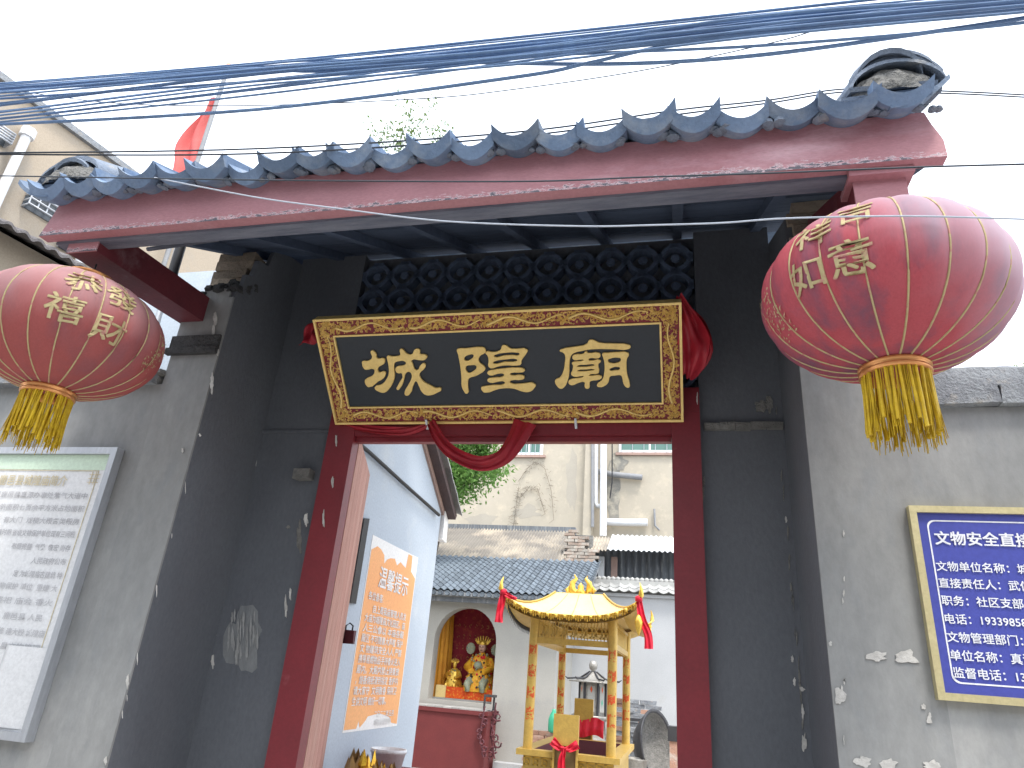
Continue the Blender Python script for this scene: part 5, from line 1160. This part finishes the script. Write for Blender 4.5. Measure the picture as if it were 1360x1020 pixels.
MB().lathe(((a.x+b.x)/2,10.5,a.z-.12),[(.14,-.1),(.17,.16),(.18,.18),(.165,.18),(.13,-.08),(0,-.09)],20).build('pot_body',M['silver'],t)
a,b=aty(889,964,10.5),aty(899,968,10.5)
t=thing('brick_post','short dark capped brick post beside the right jamb','post',(b.x,10.5,FLZ))
MB().box(a.x,a.x+.3,10.4,10.7,FLZ,aty(892,984,10.5).z).build('shaft',M['brick'],t); MB().box(a.x-.02,a.x+.3,10.38,10.7,aty(892,984,10.5).z+.002,a.z).build('cap',M['blackiron'],t)
# offering table by the door with paper ingots and bucket
tb3=thing('offering_table','low offering table under the orange poster','table',(-1.75,4.6,FLZ))
tz=1.6-.139*4.6
MB().box(-2.06,-1.40,4.2,5.3,tz-.04,tz).build('table_top',M['altar'],tb3)
for x in (-2.02,-1.48):
    for y in (4.25,5.2): MB().box(x,x+.05,y,y+.05,FLZ,tz-.041).build('leg',M['altar'],tb3)
def ingot(px,py,y,label,s,mt,seed):
    p=aty(px,py,y); p.z=tz; t=thing('paper_lotus',label,'paper lotus',p); Q=random.Random(seed)
    for k in range(7):
        a=k*2*PI/7+Q.uniform(-.2,.2); o1=Vector((math.cos(a),math.sin(a),0)); t1=Vector((-o1.y,o1.x,0)); h=s*Q.uniform(.85,1.15)
        b=p+Vector((0,0,.002)); m1=b+o1*s*.30+Vector((0,0,h*.55)); tip=b+o1*s*.26+Vector((0,0,h)); 
        mb=MB().add([b,m1+t1*s*.20-o1*.012,tip,m1-t1*s*.20-o1*.012,m1+o1*.012],[(0,1,4),(1,2,4),(2,3,4),(3,0,4)]); mb.build('petal',mt if Q.random()<.6 else M['foildark'],t)
ingot(473,1008,4.3,'tall bronze gold paper lotus at the far left of the table edge',.17,M['foildark'],1)
ingot(487,1006,4.3,'brightest gold foil paper lotus on the table',.17,M['foil'],2)
ingot(504,1016,4.25,'orange gold paper lotus in front of the white bucket',.13,M['foil'],3)
ingot(523,1018,4.25,'small orange gold paper lotus at the right end of the row',.13,M['foil'],4)
bk_=aty(516,1000,4.75); bz_=aty(516,997,4.75).z; t=thing('plastic_bucket','white plastic bucket behind the paper lotuses','bucket',(bk_.x,4.75,tz))
MB().lathe((bk_.x,4.75,bz_-.03),[(0,0),(.098,0)],24).build('bucket_contents',mat('pink papers',(.7,.5,.48),(.8,.75,.7),30,.7,.2),t)
MB().lathe((bk_.x,4.75,0),[(0,tz+.005),(.085,tz+.005),(.112,bz_-.01),(.118,bz_-.01),(.118,bz_+.012),(.108,bz_+.012),(.10,bz_-.02),(.08,bz_-.08),(0,bz_-.08)],28).build('bucket_body',M['pvc'],t)

# ---- tree between side house and cream building
def tree(base,cc,rad,n,label,seed):
    Q=random.Random(seed); t=thing('courtyard_tree',label,'tree',base); b=Vector(base); c=Vector(cc); mb=MB()
    mb.tube([b,b.lerp(c,.4)+Vector((.1,0,0)),c+Vector((0,0,-.3))],[.16,.12,.07],8); mb.build('trunk',M['bark'],t)
    lm=MB(); brs=MB(); cl=[]
    for k in range(46):
        d=Vector((Q.gauss(0,1),Q.gauss(0,1),Q.gauss(0,1))).normalized()*Q.uniform(.25,1)**.6; p=c+Vector((d.x*rad[0],d.y*rad[1],d.z*rad[2])); cl.append(p); brs.tube([c+Vector((0,0,-.3)),c.lerp(p,.5)+Vector((0,0,.1)),p],[.03,.018,.006],4)
    for p in cl:
        R0=Q.uniform(.22,.5)
        for k in range(n):
            q=p+Vector((Q.gauss(0,.5),Q.gauss(0,.5),Q.gauss(0,.42)))*R0; s=Q.uniform(.035,.065); d1=Vector((Q.uniform(-1,1),Q.uniform(-1,1),Q.uniform(-1,.3))).normalized()*s; sd_=d1.cross(Vector((Q.uniform(-1,1),Q.uniform(-1,1),1))).normalized()*s*.45
            lm.add([q,q+d1+sd_,q+d1*2.1,q+d1-sd_],[(0,1,2,3)])
    brs.build('limbs',M['bark'],t); lm.build('crown',M['leafA'],t,kind='stuff')
tc_=aty(600,600,14); tree((tc_.x-1.2,14.9,FLZ),(tc_.x,14.3,tc_.z),(1.1,.8,1.25),300,'leafy green tree behind the side house under the lintel',4)

# ---- sheds
def corr(mb,P00,P10,P01,amp,n,thick=.01):
    P00,P10,P01=Vector(P00),Vector(P10),Vector(P01); nn=(P10-P00).cross(P01-P00).normalized()
    return mb.grid(lambda u,v:P00+(P10-P00)*u+(P01-P00)*v+nn*amp*math.sin(u*n*2*PI),n*6,1,True,thick=nn*thick)
s1=thing('corrugated_shed','weathered brown corrugated shed roof behind the shrine roof','shed',(-4,16,FLZ))
zA=1.6+.157*16; zB=1.6+.2045*17.6
corr(MB(),(-7.5,15.6,zA-.1),(-2.62,15.6,zA-.1),(-7.5,17.6,zB),.022,62).build('roof_sheet',M['shed'],s1)
MB().box(-7.4,-2.7,15.9,17.6,FLZ,zA-.16).build('wall',M['rwall'],s1)
MB().box(-7.4,-2.62,17.55,17.75,zB-.1,zB+.10).build('flashing',M['darksheet'],s1)
s2=thing('white_shed','white corrugated canopy over a striped grey sheet wall','shed',(0,17,FLZ))
zA=1.6+.1795*16.2; zB=1.6+.2005*17.4
xA=aty(767,728,16.2).x; xm=aty(806,728,16.2).x
corr(MB(),(xm,16.2,zA),(3.5,16.2,zA),(xm,17.4,zB),.02,44).build('canopy_sheet',M['whitesheet'],s2)
corr(MB(),(xA,16.2,zA-.02),(xm-.01,16.2,zA-.02),(xA,17.2,zB-.1),.018,9).build('canopy_sheet',M['shed'],s2)
corr(MB(),(xA+.05,17.3,FLZ),(3.4,17.3,FLZ),(xA+.05,17.3,zB-.25),.03,34).build('sheet_wall',M['darksheet'],s2)
for px in (799,816): 
    p=aty(px,750,16.9); MB().box(p.x-.07,p.x+.07,16.8,16.95,FLZ,zA-.05).build('support_post',M['pvc'] if px==799 else M['rake'],s2)
bpw=thing('brick_parapet','broken brick parapet between the two sheds','wall',aty(755,720,16.5))
p=aty(753,748,16.4); q=aty(770,702,16.4)
bm2=MB().box(-.12,.12,-.06,.06,-.032,.032,.004).mesh('brick',mat('mortar smeared brick',(.42,.31,.25),(.36,.29,.24),9,.9,.5,rnd=.2,dirt=(.46,.43,.38),dirt_scale=5,dirt_lo=.42,dirt_hi=.6))
for j in range(12):
    for i in range(3-(j>5)-(j>9)): inst('brick',bm2,bpw,(p.x+.12+i*.25+(j%2)*.09-.05,16.2,p.z-.1+j*.074),(0,0,R.uniform(-.1,.1)))
MB().box(p.x,p.x+.6,16.28,16.5,FLZ,p.z+.65).build('mortar_core',M['mortar'],bpw)

# ---- cream building
CD=22
cb=thing('cream_building','cream rendered building with green glazed windows and white pipes beyond the sheds','building',(-3,CD,FLZ))
xs_=aty(777,650,CD).x
MB().box(-12,xs_,CD,CD+5,FLZ,14).build('wall',M['cream'],cb)
xq=aty(786,650,CD-.4).x
MB().box(xs_+.002,aty(788,650,CD).x,CD-.25,CD+4,FLZ,14).build('corner_pier',M['cream'],cb)
MB().box(aty(788,650,CD).x+.002,6,CD+.35,CD+5,FLZ,14).build('recessed_wall',M['cream'],cb)
def cwin(px0,py0,px1,py1,y):
    a,b=aty(px0,py1,y),aty(px1,py1,y); a.z+=2.2; f=MB(); w_=.09
    f.box(a.x,b.x,y-.06,y-.002,b.z,b.z+w_).box(b.x-w_,b.x,y-.06,y-.002,b.z+w_+.001,a.z).box(a.x,a.x+w_,y-.06,y-.002,b.z+w_+.001,a.z).box((a.x+b.x)/2-.03,(a.x+b.x)/2+.03,y-.05,y-.002,b.z+w_+.001,a.z); fr=f.build('window_frame',M['pvc'],cb)
    MB().box(a.x+w_,b.x-w_,y-.03,y-.0025,b.z+w_,a.z).build('pane',M['glass'],fr)
    MB().box(a.x-.1,b.x+.1,y-.1,y-.0015,b.z-.09,b.z-.001).build('sill',M['rake'],fr)
    mb=MB()
    for k in range(6): x=a.x+w_+k*(b.x-a.x-2*w_)/5; mb.tube([(x,y-.12,b.z),(x,y-.12,a.z)],.012,4)
    mb.build('window_bar',M['alu'],fr)
cwin(684,520,721,605,CD); cwin(822,520,905,602,CD+.35)
def pipe(pts,y,r,mt): MB().tube([aty(a,b,y) for a,b in pts],r,8).build('pipe',mt,cb)
pipe([(792,500),(791,668),(793,672),(799,672)],CD-.1,.085,M['pvc'])
pipe([(802,500),(801,712)],CD-.25,.11,M['pvc'])
pipe([(787,560),(787,700)],CD-.3,.05,M['greypipe'])
pipe([(793,626),(812,630),(853,634)],CD+.2,.10,M['greypipe'])
pipe([(803,693),(830,694),(860,694)],CD+.15,.12,M['pvc'])
pipe([(869,676),(870,698),(876,704)],CD+.25,.035,M['greypipe'])
pipe([(813,500),(813,640),(810,662)],CD-.1,.02,M['iron'])
chips(cb,[(816,655,13,42)],planey(CD+.345),M['soot'],name='soot_stain',th=.003)
chips(cb,[(822,612,12,12)],planey(CD+.335),M['soot'],name='soot_stain',th=.003)
chips(cb,[(700,680,22,10),(640,690,25,8),(760,640,10,40)],planey(CD),M['scuffcream'],name='wall_stain',th=.003)
vn=thing('dry_vine','dry leafless vine arching over the cream wall below the window','vine',aty(720,660,CD-.1)); mb=MB(); Q=random.Random(21)
for arcp_ in ([(690,640),(700,622),(712,614),(722,622),(732,650),(738,690)],[(693,660),(705,645),(715,650),(724,680)],[(683,700),(686,670),(690,645)]):
    P=[aty(a,b,CD-.06) for a,b in arcp_]; P=[p+Vector((Q.uniform(-.06,.06),0,Q.uniform(-.05,.05))) for p in P]; mb.tube(P,[.009]+[.006]*(len(P)-1),4)
    for k in range(60):
        i=Q.randrange(len(P)-1); b=P[i].lerp(P[i+1],Q.random())+Vector((Q.gauss(0,.07),0,Q.gauss(0,.07))); mb.tube([b,b+Vector((Q.uniform(-.16,.16),Q.uniform(-.04,0),Q.uniform(-.14,.1)))],[.006,.004],3,cap=False)
mb.build('twigs',M['twig'],vn,kind='stuff')
for a in list(bpy.data.objects):
    if 'wl' in a: del a['wl']
